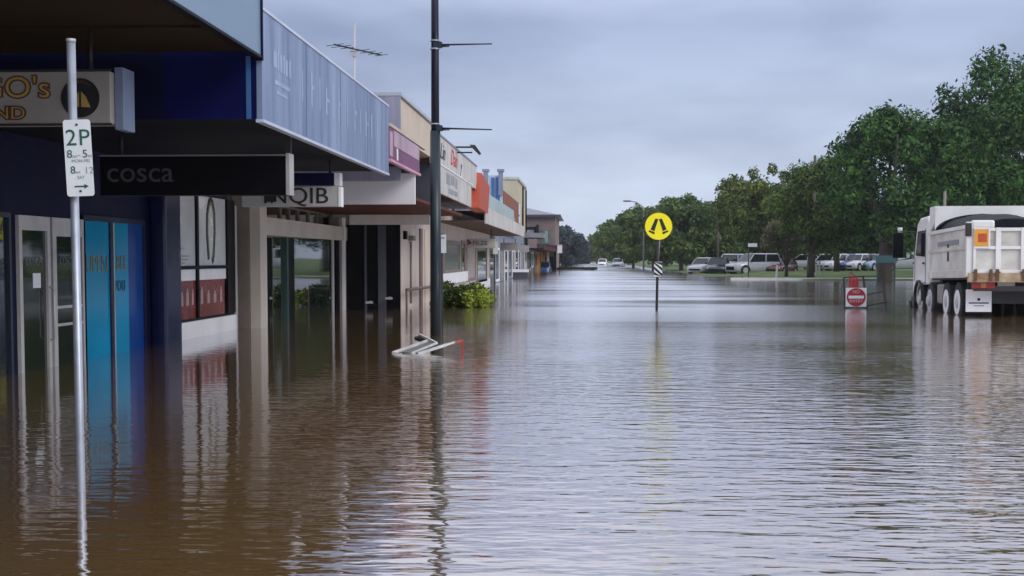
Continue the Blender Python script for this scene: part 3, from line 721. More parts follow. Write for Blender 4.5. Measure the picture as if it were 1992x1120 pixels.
# --- orange sign and F: low shops with white fascia
YF0, YF1 = YE1 + .02, fy(1020, XE)
tF = shop('shop_building', 'grey shopfronts under the long white fascia beyond the cream shop', YF0, YF1, XE - .04, 4.0, grey_blue)
y0 = fy(946, XK + .02, 428); y1 = fy(1020, XK + .02, 450)
zF0, zF1 = onX(1018, 460, XK).z, onX(1018, 440, XK).z
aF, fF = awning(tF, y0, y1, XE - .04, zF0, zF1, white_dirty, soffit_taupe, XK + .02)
y2_, y3_ = fy(951, XK - .2, 390), fy(1000, XK - .2, 420)
zg0, zg1 = onX(985, 423, XK - .2).z, onX(951, 377, XK - .2).z
MB().box(XK - .32, XK - .2, y2_, y3_, zF1 + .02, zg1).build('upper_fascia', greenwhite, tF)
MB().box(XK - 1.5, XK - .325, y2_, y3_ + 4, zF1 + .02, zg1 - .3).build('awning_roof', grey_mid, tF)
o0, o1 = fy(927, XK, 370), fy(949, XK, 370)
ot = onX(938, 345, XK).z; ob = onX(938, 408, XK).z
sgn = MB().hexa([(XK - .35, o0 + .2, ob), (XK + .05, o0 + .2, ob), (XK + .05, o1 - .6, ob - .05), (XK - .35, o1 - .6, ob - .05)],
                [(XK - .35, o0 + 1.6, ot + .15), (XK + .05, o0 + 1.6, ot + .1), (XK + .05, o1 + .3, ot - .15), (XK - .35, o1 + .3, ot - .15)])
sgn.build('orange_sign', orange, tF)
for k in range(9):
    a = YF0 + .4 + k * (YF1 - YF0 - 1) / 9; w = (YF1 - YF0 - 1) / 9
    frame_window(tF, XE - .04, a, a + w * .82, .05 if k % 3 else -.4, 2.0, white if k % 2 else grey_mid, [glass_dark, M('blue_grey_pane', (.08, .10, .15), .2), M('pale_pane', (.30, .28, .29), .3)][k % 3], fw=.14)

# --- G: pale blue parapet shop, and H: tall pale yellow building
YG0, YG1 = YF1 + .05, fy(1045, XE)
tG = shop('shop_building', 'low shop with blue striped parapet, two pillars and maroon awning', YG0, YG1, XE - .02, 3.6, brown_wall)
yg = 78.0
def onG(px, py): return onY(px, py, yg)
par = MB().box(onG(926, 360).x - 2, onG(978, 360).x, yg, yg + .6, 3.0, onG(950, 341).z).build('parapet', paleblue, tG)
for px0, px1 in ((956, 962), (964, 972)):
    MB().box(onG(px0, 360).x, onG(px1, 360).x, yg - .06, yg - .004, 3.1, onG(960, 345).z).build('blue_stripe', blue_stripe, par)
for px in (945, 974):
    c0 = onG(px, 334)
    MB().box(c0.x - .13, c0.x + .13, yg - .15, yg + .2, onG(px, 380).z, c0.z).box(c0.x - .2, c0.x + .2, yg - .2, yg + .25, c0.z + .003, c0.z + .15).build('parapet_pillar', grey_blue, par)
MB().box(onG(978, 360).x + .003, onG(978, 360).x + .05, yg + .1, yg + 18, 3.0, onG(978, 370).z).build('brown_trim', M('red_brown', (.22, .07, .04), .7), par)
MB().box(XE - 3, XK - .05, YF1 + .3, YF1 + 7, zF1 - .05, zF1 + .35).build('awning_roof', grey_mid, tG)
aG, fG = awning(tG, YF1 + .3, YG1 + 14, XE - .02, onX(1040, 481, XK).z, onX(1040, 470, XK).z, maroon, soffit_dark, XK)
for k in range(6):
    a = YG0 + .6 + k * (YG1 - YG0 - 1.2) / 6; w = (YG1 - YG0 - 1.2) / 6
    frame_window(tG, XE - .02, a, a + w * .85, .5 if k % 2 else -.3, 2.0, [white, grey_dark, taupe][k % 3], [glass_dark, M('blue_grey_pane', (.08, .10, .15)), glass_dark][k % 3], fw=.16)
YH = 112.0
def onH(px, py): return onY(px, py, YH)
xr = onH(1006, 380).x
tH = thing('office_building', 'tall pale yellow flat roofed building with drainpipes behind the shops', 'building', (xr, YH, -.3))
MB().box(xr - 8, xr, YH, YH + 16, -.5, onH(1000, 349).z).build('wall', cream_yellow, tH)
MB().box(xr - 8.1, xr + .12, YH - .1, YH + 16.1, onH(1000, 349).z + .003, onH(1000, 349).z + .22).build('roof_edge', white_dirty, tH)
for k in range(2):
    MB().tube([(xr + .1, YH + 8.5 + k * 6.4, 2.5), (xr + .1, YH + 8.5 + k * 6.4, onH(1000, 352).z)], .07, 8).build('drainpipe', black, tH)
for k in range(2):
    frame_window(tH, xr, YH + 1.6 + k * 7.0, YH + 4.6 + k * 7.0, 4.4, 6.0, white, glass_dark, fw=.12)
wy = onX(1033, 515, XE).y; wy1 = onX(1043, 515, XE).y
ys_ = M('yellow_shopfront', (0.75, 0.42, 0.02), .45, .15, .5)
tY = thing('yellow_shop', 'bright yellow shopfront with maroon posts at the far end', 'shop', (XE, YG1 + 6, -.3))
MB().box(XE - 6, XE, YG1 + .05, YG1 + 26, -.5, 3.0).build('wall', maroon, tY)
MB().box(XE + .003, XE + .10, YG1 + .8, YG1 + 24, -.3, 2.1).build('shopfront', ys_, tY)
for k in range(5):
    MB().box(XE + .102, XE + .2, YG1 + 1.2 + k * 5, YG1 + 1.9 + k * 5, -.5, 2.2).build('post', maroon if k % 2 else MATS['red_brown'], tY)
MB().box(XE + .003, XK, YG1 + 14.2, YG1 + 26, 2.25, 2.5).build('awning', maroon, tY)

# --- I: two storey building with a hip roof at the corner
YI = 168.0
def onI(px, py): return onY(px, py, YI)
xi0, xi1 = onI(985, 450).x, onI(1080, 450).x
zi = onI(1040, 419).z; zr = onI(1010, 401).z
tI = thing('corner_hotel', 'two storey brown building with grey hipped roof at the far corner', 'building', (xi1, YI, -.3))
MB().box(xi0 - 3, xi1, YI, YI + 26, -.5, zi).build('wall', brown_wall, tI)
e = .7
rf = MB(); a0, a1 = xi0 - 3 - e, xi1 + e; b0, b1 = YI - e, YI + 26 + e
rf._add([(a0, b0, zi + .004), (a1, b0, zi + .004), (a1, b1, zi + .004), (a0, b1, zi + .004), (a0 + 4, YI + 5, zr), (a1 - 4.6, YI + 5, zr), (a1 - 4.6, YI + 21, zr), (a0 + 4, YI + 21, zr)],
        [(0, 1, 5, 4), (1, 2, 6, 5), (2, 3, 7, 6), (3, 0, 4, 7), (4, 5, 6, 7), (3, 2, 1, 0)])
RF = rf.build('roof', roof_grey, tI)
MB().box(a0, a1 + .02, b0 - .08, b0 - .004, zi - .16, zi + .1).build('gutter', grey_dark, RF)
def ibox(name, px0, px1, py0, py1, m, par, d0=.05, d1=.004):
    a, b = onI(px0, py1), onI(px1, py0)
    return MB().box(a.x, b.x, YI - d0, YI - d1, a.z, b.z).build(name, m, par)
wI = ibox('window', 1021, 1043, 441, 462, black, tI, .2)
ibox('pane', 1024, 1039, 447, 454, M('bright_pane', (.26, .29, .33), .2), wI, .24, .204)
ibox('sign_panel', 1044, 1048, 437, 464, black, tI, .9, .01)
ibox('green_panel', 1052, 1070, 447, 475, M('green_glass_panel', (.09, .15, .13), .3, .4, .6), tI, .15)
ibox('pale_panel', 1060, 1066, 449, 472, M('pale_green', (.24, .33, .30), .3), tI, .19, .154)
MB().box(xi0, xi1 + 1.4, YI - 2.0, YI - .3, onI(1050, 484).z, onI(1050, 477).z).build('awning', maroon, tI)
for px in (1050, 1066, 1080):
    c = onY(px, 500, YI - 1.8); MB().box(c.x - .15, c.x + .15, YI - 1.95, YI - 1.65, -.5, onI(1050, 484).z - .004).build('post', white_dirty if px == 1066 else black, tI)
for px in (1056, 1073):
    c = onI(px, 505); MB().box(c.x - .5, c.x + .5, YI - .08, YI - .004, -.4, 1.6).build('door', black, tI)

# white-topped low wall beyond the bush
c0, c1 = onZ(993, 541), onZ(1026, 541)
lw = thing('low_wall', 'low white topped planter wall in front of the far shops', 'wall', (c0.x, c0.y, 0))
MB().box(c0.x, c1.x, c0.y, c0.y + .8, -.4, .42).build('base', grey_dark, lw)
MB().box(c0.x - .06, c1.x + .06, c0.y - .1, c0.y + .9, .423, .62).build('coping', white, lw)

# ------------------------------------------------------------------ hanging signs
def hang_sign(label, px0, px1, py0, py1, Y, fm, dep, group=None, edge=None, ztop=None, hang_px=()):
    a, b = onY(px0, py1, Y), onY(px1, py0, Y)
    t = thing('hanging_sign', label, 'sign', ((a.x + b.x) / 2, Y, a.z), group)
    bx = MB().box(a.x, b.x, Y, Y + dep, a.z, b.z).build('sign_box', fm, t, bevel=.01)
    for hp in hang_px:
        X_ = onY(hp, py0, Y).x
        MB().tube([(X_, Y + dep / 2, b.z - .01), (X_, Y + dep / 2, ztop)], .022).build('hanger', steel_dark, t)
    return t, bx, a, b
# GO's ... ND light box
YS = 12.5
tS, bxS, a, b = hang_sign('dim cream light box lettered with black and gold emblem disc', -190, 214, 138, 242, YS, offwhite, .30, ztop=zA + .04, hang_px=(-120, 165))
MB().box(b.x + .004, b.x + .09, YS + .1, YS + .42, a.z - .05, b.z + .05).build('end_cap', M('cap_blue_grey', (.16, .20, .30), .4, .2, 3), tS, bevel=.006)
fr = MB(); fr.box(a.x - .01, b.x + .012, YS - .012, YS - .002, b.z - .002, b.z + .02); fr.box(a.x - .01, b.x + .012, YS - .012, YS - .002, a.z - .02, a.z + .002)
fr.build('sign_rim', steel_dark, tS)
def onS(px, py): return onY(px, py, YS - .008)
h_ = onS(40, 150).z - onS(40, 193).z
for off, m_, ex, bo in ((0, brown_ink, .002, .012), (-.004, gold, .002, -.002)):
    text('lettering', "GO's", h_ * 1.36, onS(33, 172) + Vector((-.02, off, 0)), FACE_CAM, m_, bxS, ext=ex, bold=bo, sx=1.15)
    text('lettering', 'ROUND', h_ * .80, onS(-16, 221) + Vector((-.05, off, 0)), FACE_CAM, m_, bxS, ext=ex, bold=bo, sx=1.25)
c = onS(156, 190); rad = .185
dk = MB().prism([(c.x + rad * math.cos(k * math.pi / 16), YS - .004, c.z + rad * math.sin(k * math.pi / 16)) for k in range(32)], (0, -.006, 0)).build('emblem', black_ink, bxS)
gp = MB()
for s_ in (-1, 1):
    gp.prism([(c.x + s_ * .01, YS - .011, c.z + .06), (c.x + s_ * .05, YS - .011, c.z + .02), (c.x + s_ * .10, YS - .011, c.z - .09), (c.x + s_ * .01, YS - .011, c.z - .085)], (0, -.003, 0))
gp.build('emblem_mark', gold, dk)
rg = MB()
for k in range(4, 13):
    t_ = k * math.pi / 16 + .1
    rg.bar((c.x + .14 * math.cos(t_), YS - .012, c.z + .14 * math.sin(t_)), (c.x + .165 * math.cos(t_), YS - .012, c.z + .165 * math.sin(t_)), .012, .004)
rg.build('emblem_ring', M('dull_red', (.16, .05, .04), .5), dk)
# cosca
YS2 = onX(560, 340, XK - .22).y
tS2, bxS2, a, b = hang_sign('wide black hanging sign lettered cosca in grey', 195, 556, 301, 380, YS2, black, .22, ztop=zB0 + .05, hang_px=(230,))
MB().box(b.x + .003, b.x + .045, YS2 - .02, YS2 + .24, a.z, b.z + .02).build('end_cap', M('cap_pale', (.36, .36, .36), .5), tS2)
MB().box(b.x - .03, b.x + .045, YS2 + .06, YS2 + .14, b.z + .023, zB0 + .05).build('bracket', steel_dark, tS2)
MB().box(a.x, b.x, YS2 - .014, YS2 - .003, b.z - .012, b.z + .006).build('sign_rim', grey_mid, tS2)
text('lettering', 'cosca', .36, onY(272, 336, YS2 - .008), FACE_CAM, M('dim_grey_ink', (.06, .06, .075), .5), bxS2, sx=1.05)
# NQIB
YS3 = onX(661, 380, XK - .25).y
tS3, bxS3, a, b = hang_sign('white hanging sign lettered INQIB behind the black one', 470, 658, 363, 402, YS3, M('sign_grey_white', (.40, .39, .39), .5, .1, 2), .2, ztop=zB0 + .05, hang_px=(500,))
MB().box(b.x + .003, b.x + .04, YS3 - .01, YS3 + .21, a.z, b.z).build('end_cap', white_bright, tS3)
text('lettering', 'INQIB', .335, onY(575, 382, YS3 - .006), FACE_CAM, black_ink, bxS3, sx=1.12)
MB().box(onY(514, 380, YS3).x, onY(538, 380, YS3).x, YS3 - .006, YS3 - .002, a.z + .07, a.z + .2).build('dark_block', black_ink, bxS3)
YS4 = YS3 + .6
tS4, bxS4, a4, b4 = hang_sign('dark blue hanging sign with white end above the INQIB sign', 500, 650, 336, 361, YS4, navy_gloss, .2, ztop=zB0 + .05, hang_px=(520, 640))
MB().box(b4.x + .003, b4.x + .09, YS4 - .01, YS4 + .21, a4.z, b4.z).build('end_cap', white_bright, tS4)
# farther ones
t5, b5, a, b = hang_sign('off white hanging sign with red and black lettering under taupe awning', 887, 964, 464, 482, 57.0, M('sign_cream', (.42, .39, .37), .5), .3, ztop=zF0 + .05, hang_px=(900, 955))
text('lettering', 'FILZE', .25, onY(934, 473, 56.99), FACE_CAM, black_ink, b5, sx=1.1)
MB().prism([onY(889, 466, 56.99), onY(912, 466, 56.99), onY(918, 473, 56.99), onY(906, 479, 56.99), onY(889, 479, 56.99)], (0, -.01, 0)).build('red_mark', M('deep_red_ink', (.22, .03, .025), .5), b5)
hang_sign('plain pale hanging sign beyond the red lettered one', 973, 1008, 472, 487, 74.0, M('sign_cream_dim', (.32, .30, .30), .5), .3, ztop=2.5, hang_px=(980, 1002))
hang_sign('farthest small grey hanging sign under the maroon awning', 1010, 1029, 477, 490, 92.0, MATS['sign_cream_dim'], .3, ztop=2.4, hang_px=(1014, 1026))

# ------------------------------------------------------------------ antenna on the roof
ya_ = 37.0
def onA(px, py, dy=0): return onY(px, py, ya_ + dy)
base = onA(688, 155)
tAn = thing('tv_antenna', 'rooftop television antenna on a thin mast above the blue fascia', 'antenna', (base.x, ya_, 4.1))
MB().tube([(base.x, ya_, 4.1), onA(690, 42)], .028, 8).build('mast', alu, tAn)
bm = MB().tube([onA(649, 86, -.1), onA(742, 107, .1)], .022, 8)
for k, (px, py, hl) in enumerate(((652, 87, .55), (664, 90, .62), (678, 93, .5), (700, 98, .62), (716, 101, .5), (730, 104, .45), (742, 107, .4))):
    p = onA(px, py)
    bm.tube([p + Vector((-.35 * hl, -.5 * hl, -.13 * hl)), p + Vector((.35 * hl, .5 * hl, .13 * hl))], .010, 6)
bm.build('boom', steel_dark, tAn)
c = onA(688, 102); MB().box(c.x - .07, c.x + .07, ya_ - .06, ya_ + .06, c.z - .1, c.z + .06).build('junction_box', alu, tAn)

# ------------------------------------------------------------------ 2P parking sign
pb = onZ(158, 955); pt = onY(138, 82, pb.y)
tP = thing('parking_sign', 'near white parking sign with green 2P on galvanised pole', 'sign', (pb.x, pb.y, -.4))
dirp = (pt - pb).normalized()
pole = MB().tube([pb - dirp * .5, pb, pt], .0255, 16).build('pole', galv, tP)
MB().tube([pt, pt + dirp * .02], .028, 16).build('pole_cap', alu, tP)
# plate built flat in its own frame, then leaned and turned like the photograph's
ctr = onY(153, 307, pb.y - .045)
pw, ph = .156, .450
rot = Matrix.Rotation(R(-2.6), 4, 'Y') @ Matrix.Rotation(R(12), 4, 'Z')
plate = MB()
outl = []
for sx_, sz_, a0_ in ((1, 1, 0), (-1, 1, 90), (-1, -1, 180), (1, -1, 270)):
    for k in range(5):
        t_ = R(a0_ + k * 22.5); outl.append((sx_ * (pw / 2 - .016) + .016 * math.cos(t_), 0, sz_ * (ph / 2 - .016) + .016 * math.sin(t_)))
plate.prism(outl, (0, .003, 0))
P = plate.build('sign_plate', sign_white, tP, local=True)
P.location = ctr - Vector(tP.location); P.rotation_euler = rot.to_euler()
WLOC[P.name] = Vector((0, 0, 0))
def ptext(body, size, x, z, m=green_ink, sx=1.0): return text('lettering', body, size, (x, -.002, z), FACE_CAM, m, P, ext=.0008, sx=sx)
ptext('2', .135, -.036, .115); ptext('P', .135, .038, .115)
ptext('8', .066, -.05, .022); ptext('AM', .022, -.02, .008, grey_ink_pale); ptext('-', .05, .005, .02, grey_ink_pale); ptext('5', .066, .038, .022); ptext('PM', .022, .068, .008, grey_ink_pale)
ptext('MON-FRI', .026, .012, -.018, grey_ink_pale)
ptext('8', .062, -.036, -.072); ptext('AM', .02, -.01, -.085, grey_ink_pale); ptext('12', .055, .055, -.076, grey_ink_pale)
ptext('SAT', .024, .008, -.115, grey_ink_pale)
ar = MB().box(-.032, .030, -.0035, -.001, -.1715, -.1635).prism([(.024, -.001, -.181), (.048, -.001, -.1675), (.024, -.001, -.154)], (0, -.0025, 0))
ar.build('arrow', green_ink, P, local=True)
for z in (.195, -.195):
    MB().tube([(0, -.006, z), (0, .02, z)], .007, 10).build('bolt', steel_dark, P, local=True)

# second parking sign beside the lamp post, third farther on
def small_sign(label, px, py0, py1, w, Y):
    c0, c1 = onY(px, py0, Y), onY(px, py1, Y)
    t = thing('parking_sign', label, 'sign', (c0.x, Y, -.4))
    MB().tube([(c0.x - .03, Y, -.4), (c0.x - .03, Y, c0.z + .03)], .028, 10).build('pole', steel_dark, t)
    p = MB().box(c0.x - w / 2, c0.x + w / 2, Y - .04, Y - .03, c1.z, c0.z).build('sign_plate', sign_white, t)
    MB().box(c0.x - w * .3, c0.x + w * .3, Y - .046, Y - .041, c0.z - .1, c0.z - .06).build('lettering', grey_ink_pale, p)
small_sign('small white sign plate on pole beside the dark lamp post', 862, 456, 492, .15, 31.0)
small_sign('small white sign plate on pole beyond the yellow green bush', 964, 464, 494, .22, 60.0)
small_sign('white roadside sign on pole beside the far corner building', 1089, 476, 492, .42, 120.0)

# ------------------------------------------------------------------ lamp post with banner arms
lb = onZ(848, 652)
tL = thing('lamp_post', 'tall dark lamp post with two empty banner arms standing in the water', 'lamp post', (lb.x, lb.y, -.4))
ztr = onY(848, 255, lb.y).z
MB().tube([(lb.x, lb.y, -.4), (lb.x, lb.y, ztr)], [.105, .092], 18).build('pole', pole_green, tL)
MB().tube([(lb.x, lb.y, ztr), (lb.x, lb.y, 8.6)], [.074, .06], 18).build('upper_pole', pole_blue, tL)
for py in (87, 249):
    z = onY(848, py, lb.y).z
    arm = MB().tube([(lb.x + .05, lb.y, z), onY(957, py + (-2 if py == 87 else 3), lb.y)], [.018, .012], 8)
    arm.tube([(lb.x + .05, lb.y - .02, z - .035), (lb.x + .26, lb.y - .02, z - .03)], .014, 8)
    A = arm.build('banner_arm', pole_blue, tL)
    for dz in (-.085, .06):
        MB().tube([(lb.x, lb.y, z + dz), (lb.x, lb.y, z + dz + .022)], .088, 18).build('clamp_band', galv, A)
    MB().box(lb.x - .02, lb.x + .13, lb.y - .07, lb.y + .07, z - .05, z + .045).build('bracket', pole_blue, A)
MB().tube([(lb.x, lb.y, 8.6), (lb.x + .4, lb.y, 9.0), (lb.x + 1.6, lb.y, 9.15)], .04, 10).build('lamp_arm', pole_blue, tL)
MB().box(lb.x + 1.5, lb.x + 2.1, lb.y - .12, lb.y + .12, 9.06, 9.2).build('lamp_head', alu, tL, bevel=.04)

# ------------------------------------------------------------------ pedestrian crossing sign
sp_ = onZ(1277, 604)
tZ = thing('crossing_sign', 'round yellow pedestrian crossing sign with two black legs on pole', 'sign', (sp_.x, sp_.y, -.4))
top_ = onY(1281, 440, sp_.y)
MB().tube([(sp_.x, sp_.y, -.4), (top_.x, sp_.y, top_.z + .2)], .036, 12).build('pole', steel_dark, tZ)
MB().tube([(sp_.x + .045, sp_.y + .01, onY(1277, 512, sp_.y).z), (top_.x + .055, sp_.y + .01, top_.z)], .012, 8).build('brace', galv, tZ)
rd = .365
def disc(r, y, yo, n=48): return MB().prism([(top_.x + r * math.cos(2 * math.pi * k / n), y, top_.z + r * math.sin(2 * math.pi * k / n)) for k in range(n)], (0, yo, 0))
D = disc(rd, sp_.y - .05, .008).build('sign_disc', sign_yellow, tZ)
rim = MB()
for k in range(48):
    t0, t1 = 2 * math.pi * k / 48, 2 * math.pi * (k + 1) / 48
    rim.prism([(top_.x + r * math.cos(t), sp_.y - .0525, top_.z + r * math.sin(t)) for r, t in ((rd - .008, t0), (rd, t0), (rd, t1), (rd - .008, t1))], (0, .002, 0))
rim.build('rim', M('rim_olive', (.30, .24, .01), .5), D)
lg = MB()
def zq(pts): lg.prism([onY(px, py, sp_.y - .056) for px, py in pts], (0, .003, 0))
zq([(1273, 426), (1278, 428), (1274, 446), (1267, 444)]) if False else None
for s_ in (-1, 1):
    lg.prism([(top_.x + s_ * a, sp_.y - .056, top_.z + b) for a, b in ((.008, .19), (.085, .205), (.215, -.085), (.110, -.13))], (0, .003, 0))
    lg.prism([(top_.x + s_ * a, sp_.y - .056, top_.z + b) for a, b in ((.10, -.155), (.115, -.215), (.265, -.140), (.25, -.105))], (0, .003, 0))
lg.build('leg_symbol', black_ink, D)
hz = MB().box(*[v for v in (onY(1272, 520, sp_.y).x, onY(1288, 520, sp_.y).x)], sp_.y - .06, sp_.y - .045, onY(1280, 538, sp_.y).z, onY(1280, 509, sp_.y).z)
H_ = hz.build('hazard_board', sign_white, tZ)
x0_, x1_ = onY(1272, 520, sp_.y).x, onY(1288, 520, sp_.y).x; zz0, zz1 = onY(1280, 538, sp_.y).z, onY(1280, 509, sp_.y).z
st = MB(); w_ = x1_ - x0_
for k in range(-1, 4):
    zt_ = zz1 - k * .15 + .03
    pts = [(x0_, zt_), (x1_, zt_ - w_ * .9), (x1_, zt_ - w_ * .9 - .075), (x0_, zt_ - .075)]
    pts = [(x, min(zz1, max(zz0, z))) for x, z in pts]
    if max(p[1] for p in pts) - min(p[1] for p in pts) > .03 and abs(pts[0][1] - pts[3][1]) + abs(pts[1][1] - pts[2][1]) > .02:
        st.prism([(x, sp_.y - .064, z) for x, z in pts], (0, .003, 0))
st.build('stripe', black_ink, H_)

# ------------------------------------------------------------------ road closed stand
bz = onZ(1667, 600)
Yb = bz.y
def onB(px, py, dy=0): return onY(px, py, Yb + dy)
tR = thing('barrier_stand', 'dark steel barrier stand holding red NO ENTRY sign in the water', 'barrier', (bz.x, Yb, -.4))
st_ = MB()
fl = [onB(1645, 602), onB(1641, 540), onB(1679, 537), onB(1689, 603)]
for a, b in ((0, 1), (2, 3)): st_.bar(fl[a] + Vector((0, 0, -.25 if a == 0 else 0)), fl[b] + Vector((0, 0, -.25 if b == 3 else 0)), .045)
st_.bar(fl[1], fl[2], .035)
r0, r1 = onB(1716, 537, 1.6), onB(1727, 601, 1.0)
st_.bar(r0, r1 + Vector((0, 0, -.3)), .045)
st_.bar(fl[2], r0, .03); st_.bar(onB(1686, 573), onB(1722, 566, 1.3), .035); st_.bar(onB(1688, 594), onB(1726, 587, 1.1), .035)
st_.bar(onB(1643, 598, -.02), onB(1688, 596, -.02), .03)
st_.build('frame', steel_dark, tR)
c = onB(1665.5, 578, -.06); hs = .285
sp2 = MB().box(c.x - hs, c.x + hs, Yb - .06, Yb - .045, c.z - hs * .92, c.z + hs * .92).build('sign_board', sign_white, tR)
dd = MB().prism([(c.x + .262 * math.cos(k * math.pi / 20), Yb - .062, c.z + .255 * math.sin(k * math.pi / 20)) for k in range(40)], (0, -.004, 0)).build('red_disc', sign_red, sp2)
MB().box(c.x - .21, c.x + .21, Yb - .070, Yb - .067, c.z - .035, c.z + .045).build('white_bar', sign_white, dd)
text('lettering', 'NO', .13, (c.x, Yb - .068, c.z + .15), FACE_CAM, M('sign_ink_pale', (.50, .40, .40), .5), dd, ext=.001)
text('lettering', 'ENTRY', .12, (c.x, Yb - .068, c.z - .11), FACE_CAM, MATS['sign_ink_pale'], dd, ext=.001)
up = [onB(1650, 561, .05), onB(1671, 561, .05), onB(1670, 541, .15), (onB(1664, 536, .2)), onB(1653, 537, .2)]
U_ = MB().prism(up, (0, .05, 0)).build('red_board', M('red_board', (.42, .03, .03), .5, .25, 3), tR)
for px in (1655, 1662, 1668):
    MB().bar(onB(px, 559, .03), onB(px - .5, 543, .12), .02, .05).build('board_slat', M('red_slat', (.26, .015, .015), .5), U_)
MB().bar(onB(1651, 540, .1), onB(1655, 527, .3), .03).bar(onB(1655, 528, .3), onB(1664, 537, .2), .03).build('handle', M('rust_steel', (.16, .06, .04), .7), tR)

# ------------------------------------------------------------------ toppled white barrier floating by the lamp post
Yt = onZ(815, 687).y
def onT(px, py, dy=0): return onY(px, py, Yt + dy)
tT = thing('toppled_barrier', 'toppled white and red barrier frame lying half sunk beside lamp post', 'barrier', (onT(820, 687).x, Yt, 0))
wb = MB()
for a, b, w in (((764, 686, 0), (836, 661, .7), .045), ((800, 687.5, 0), (850, 667, .5), .04), ((813, 688, -.02), (868, 670.5, .1), .05), ((868, 670.5, .1), (884, 665.5, .2), .035), ((816, 651, .9), (848, 667, .5), .045), ((764, 686, 0), (781, 689, -.05), .04)):
    wb.bar(onT(a[0], a[1], a[2]), onT(b[0], b[1], b[2]), w * .8)
wb.build('white_rail', M('chipped_white', (.70, .70, .70), .5, .2, 6, c2=(.42, .40, .37), sharp=.4), tT)
MB().bar(onT(884, 665.5, .2), onT(900, 662.5, .3), .035).bar(onT(899, 662.5, .3), onT(899.5, 690, .3), .035).build('red_end', M('red_paint_worn', (.36, .05, .035), .5), tT)
MB().prism([onT(778, 684.5, .04), onT(798, 686, .04), onT(846, 665.5, .52), onT(838, 662.5, .66)], (0, .012, -.012)).build('panel', M('panel_grey', (.14, .14, .13), .5), tT)
MB().prism([onT(808, 686, 0.01), onT(816, 686.5, 0.0), onT(866, 671, .1), onT(850, 669, .35)], (0, .012, -.012)).build('panel', M('panel_blue', (.05, .08, .14), .4), tT)
MB().prism([onT(806, 655, .85), onT(814, 653, .88), onT(846, 666.5, .53), onT(826, 662, .75)], (0, .03, -.05)).build('panel', M('panel_brown', (.03, .015, .012), .6), tT)

# ------------------------------------------------------------------ foliage
def leaves_mesh(name, mat, parent, clumps, nleaf, size, seed, local=True, flat=0.3):
    """clumps: (x, y, z, rx, ry, rz) ; every leaf is a small bent pair of triangles"""
    rs = np.random.RandomState(seed)
    cl = np.array(clumps, float)
    wts = (cl[:, 3] * cl[:, 4] + cl[:, 4] * cl[:, 5] + cl[:, 3] * cl[:, 5]); wts /= wts.sum()
    idx = rs.choice(len(cl), nleaf, p=wts)
    d = rs.normal(size=(nleaf, 3)); d /= np.linalg.norm(d, axis=1)[:, None]
    r = rs.uniform(0, 1, nleaf) ** 0.30
    r *= 1 + .12 * rs.normal(size=nleaf)
    P = cl[idx, :3] + d * r[:, None] * cl[idx, 3:6]
    nrm = d + rs.normal(size=(nleaf, 3)) * 0.75 + np.array([0, 0, flat]); nrm /= np.linalg.norm(nrm, axis=1)[:, None]
    ref = rs.normal(size=(nleaf, 3)); a = np.cross(nrm, ref); a /= np.linalg.norm(a, axis=1)[:, None]
    b = np.cross(nrm, a)
    s = size * rs.uniform(.6, 1.4, nleaf)[:, None]
    bend = nrm * s * .18
    V = np.stack([P - a * s * .9, P - b * s * .42 - bend, P + a * s * .9, P + b * s * .42 - bend], 1).reshape(-1, 3)
    me = bpy.data.meshes.new(name)
    me.vertices.add(len(V)); me.vertices.foreach_set('co', V.ravel())
    F = np.arange(nleaf)[:, None] * 4
    tri = np.concatenate([F + [0, 1, 2], F + [0, 2, 3]], 1).reshape(-1)
    me.loops.add(len(tri)); me.loops.foreach_set('vertex_index', tri.astype(np.int32))
    me.polygons.add(len(tri) // 3); me.polygons.foreach_set('loop_start', np.arange(0, len(tri), 3, dtype=np.int32))
    me.update(); me.validate()
    me.materials.append(mat)
    o = bpy.data.objects.new(name, me); COL.objects.link(o); o.parent = parent
    return o
def crown_clumps(cx, cy, cz, rx, ry, rz, n, seed, small=0.34):
    rs = random.Random(seed); out = []
    for _ in range(n):
        while True:
            x, y, z = rs.uniform(-1, 1), rs.uniform(-1, 1), rs.uniform(-1, 1)
            q = x * x + y * y + z * z
            if .12 < q < 1: break
        k = .82 / max(.82, math.sqrt(q)) if q > .67 else 1.0
        s = small * rs.uniform(.6, 1.25)
        out.append((cx + x * rx * k, cy + y * ry * k, cz + z * rz * k, rx * s, ry * s, rz * s * .8))
    return out
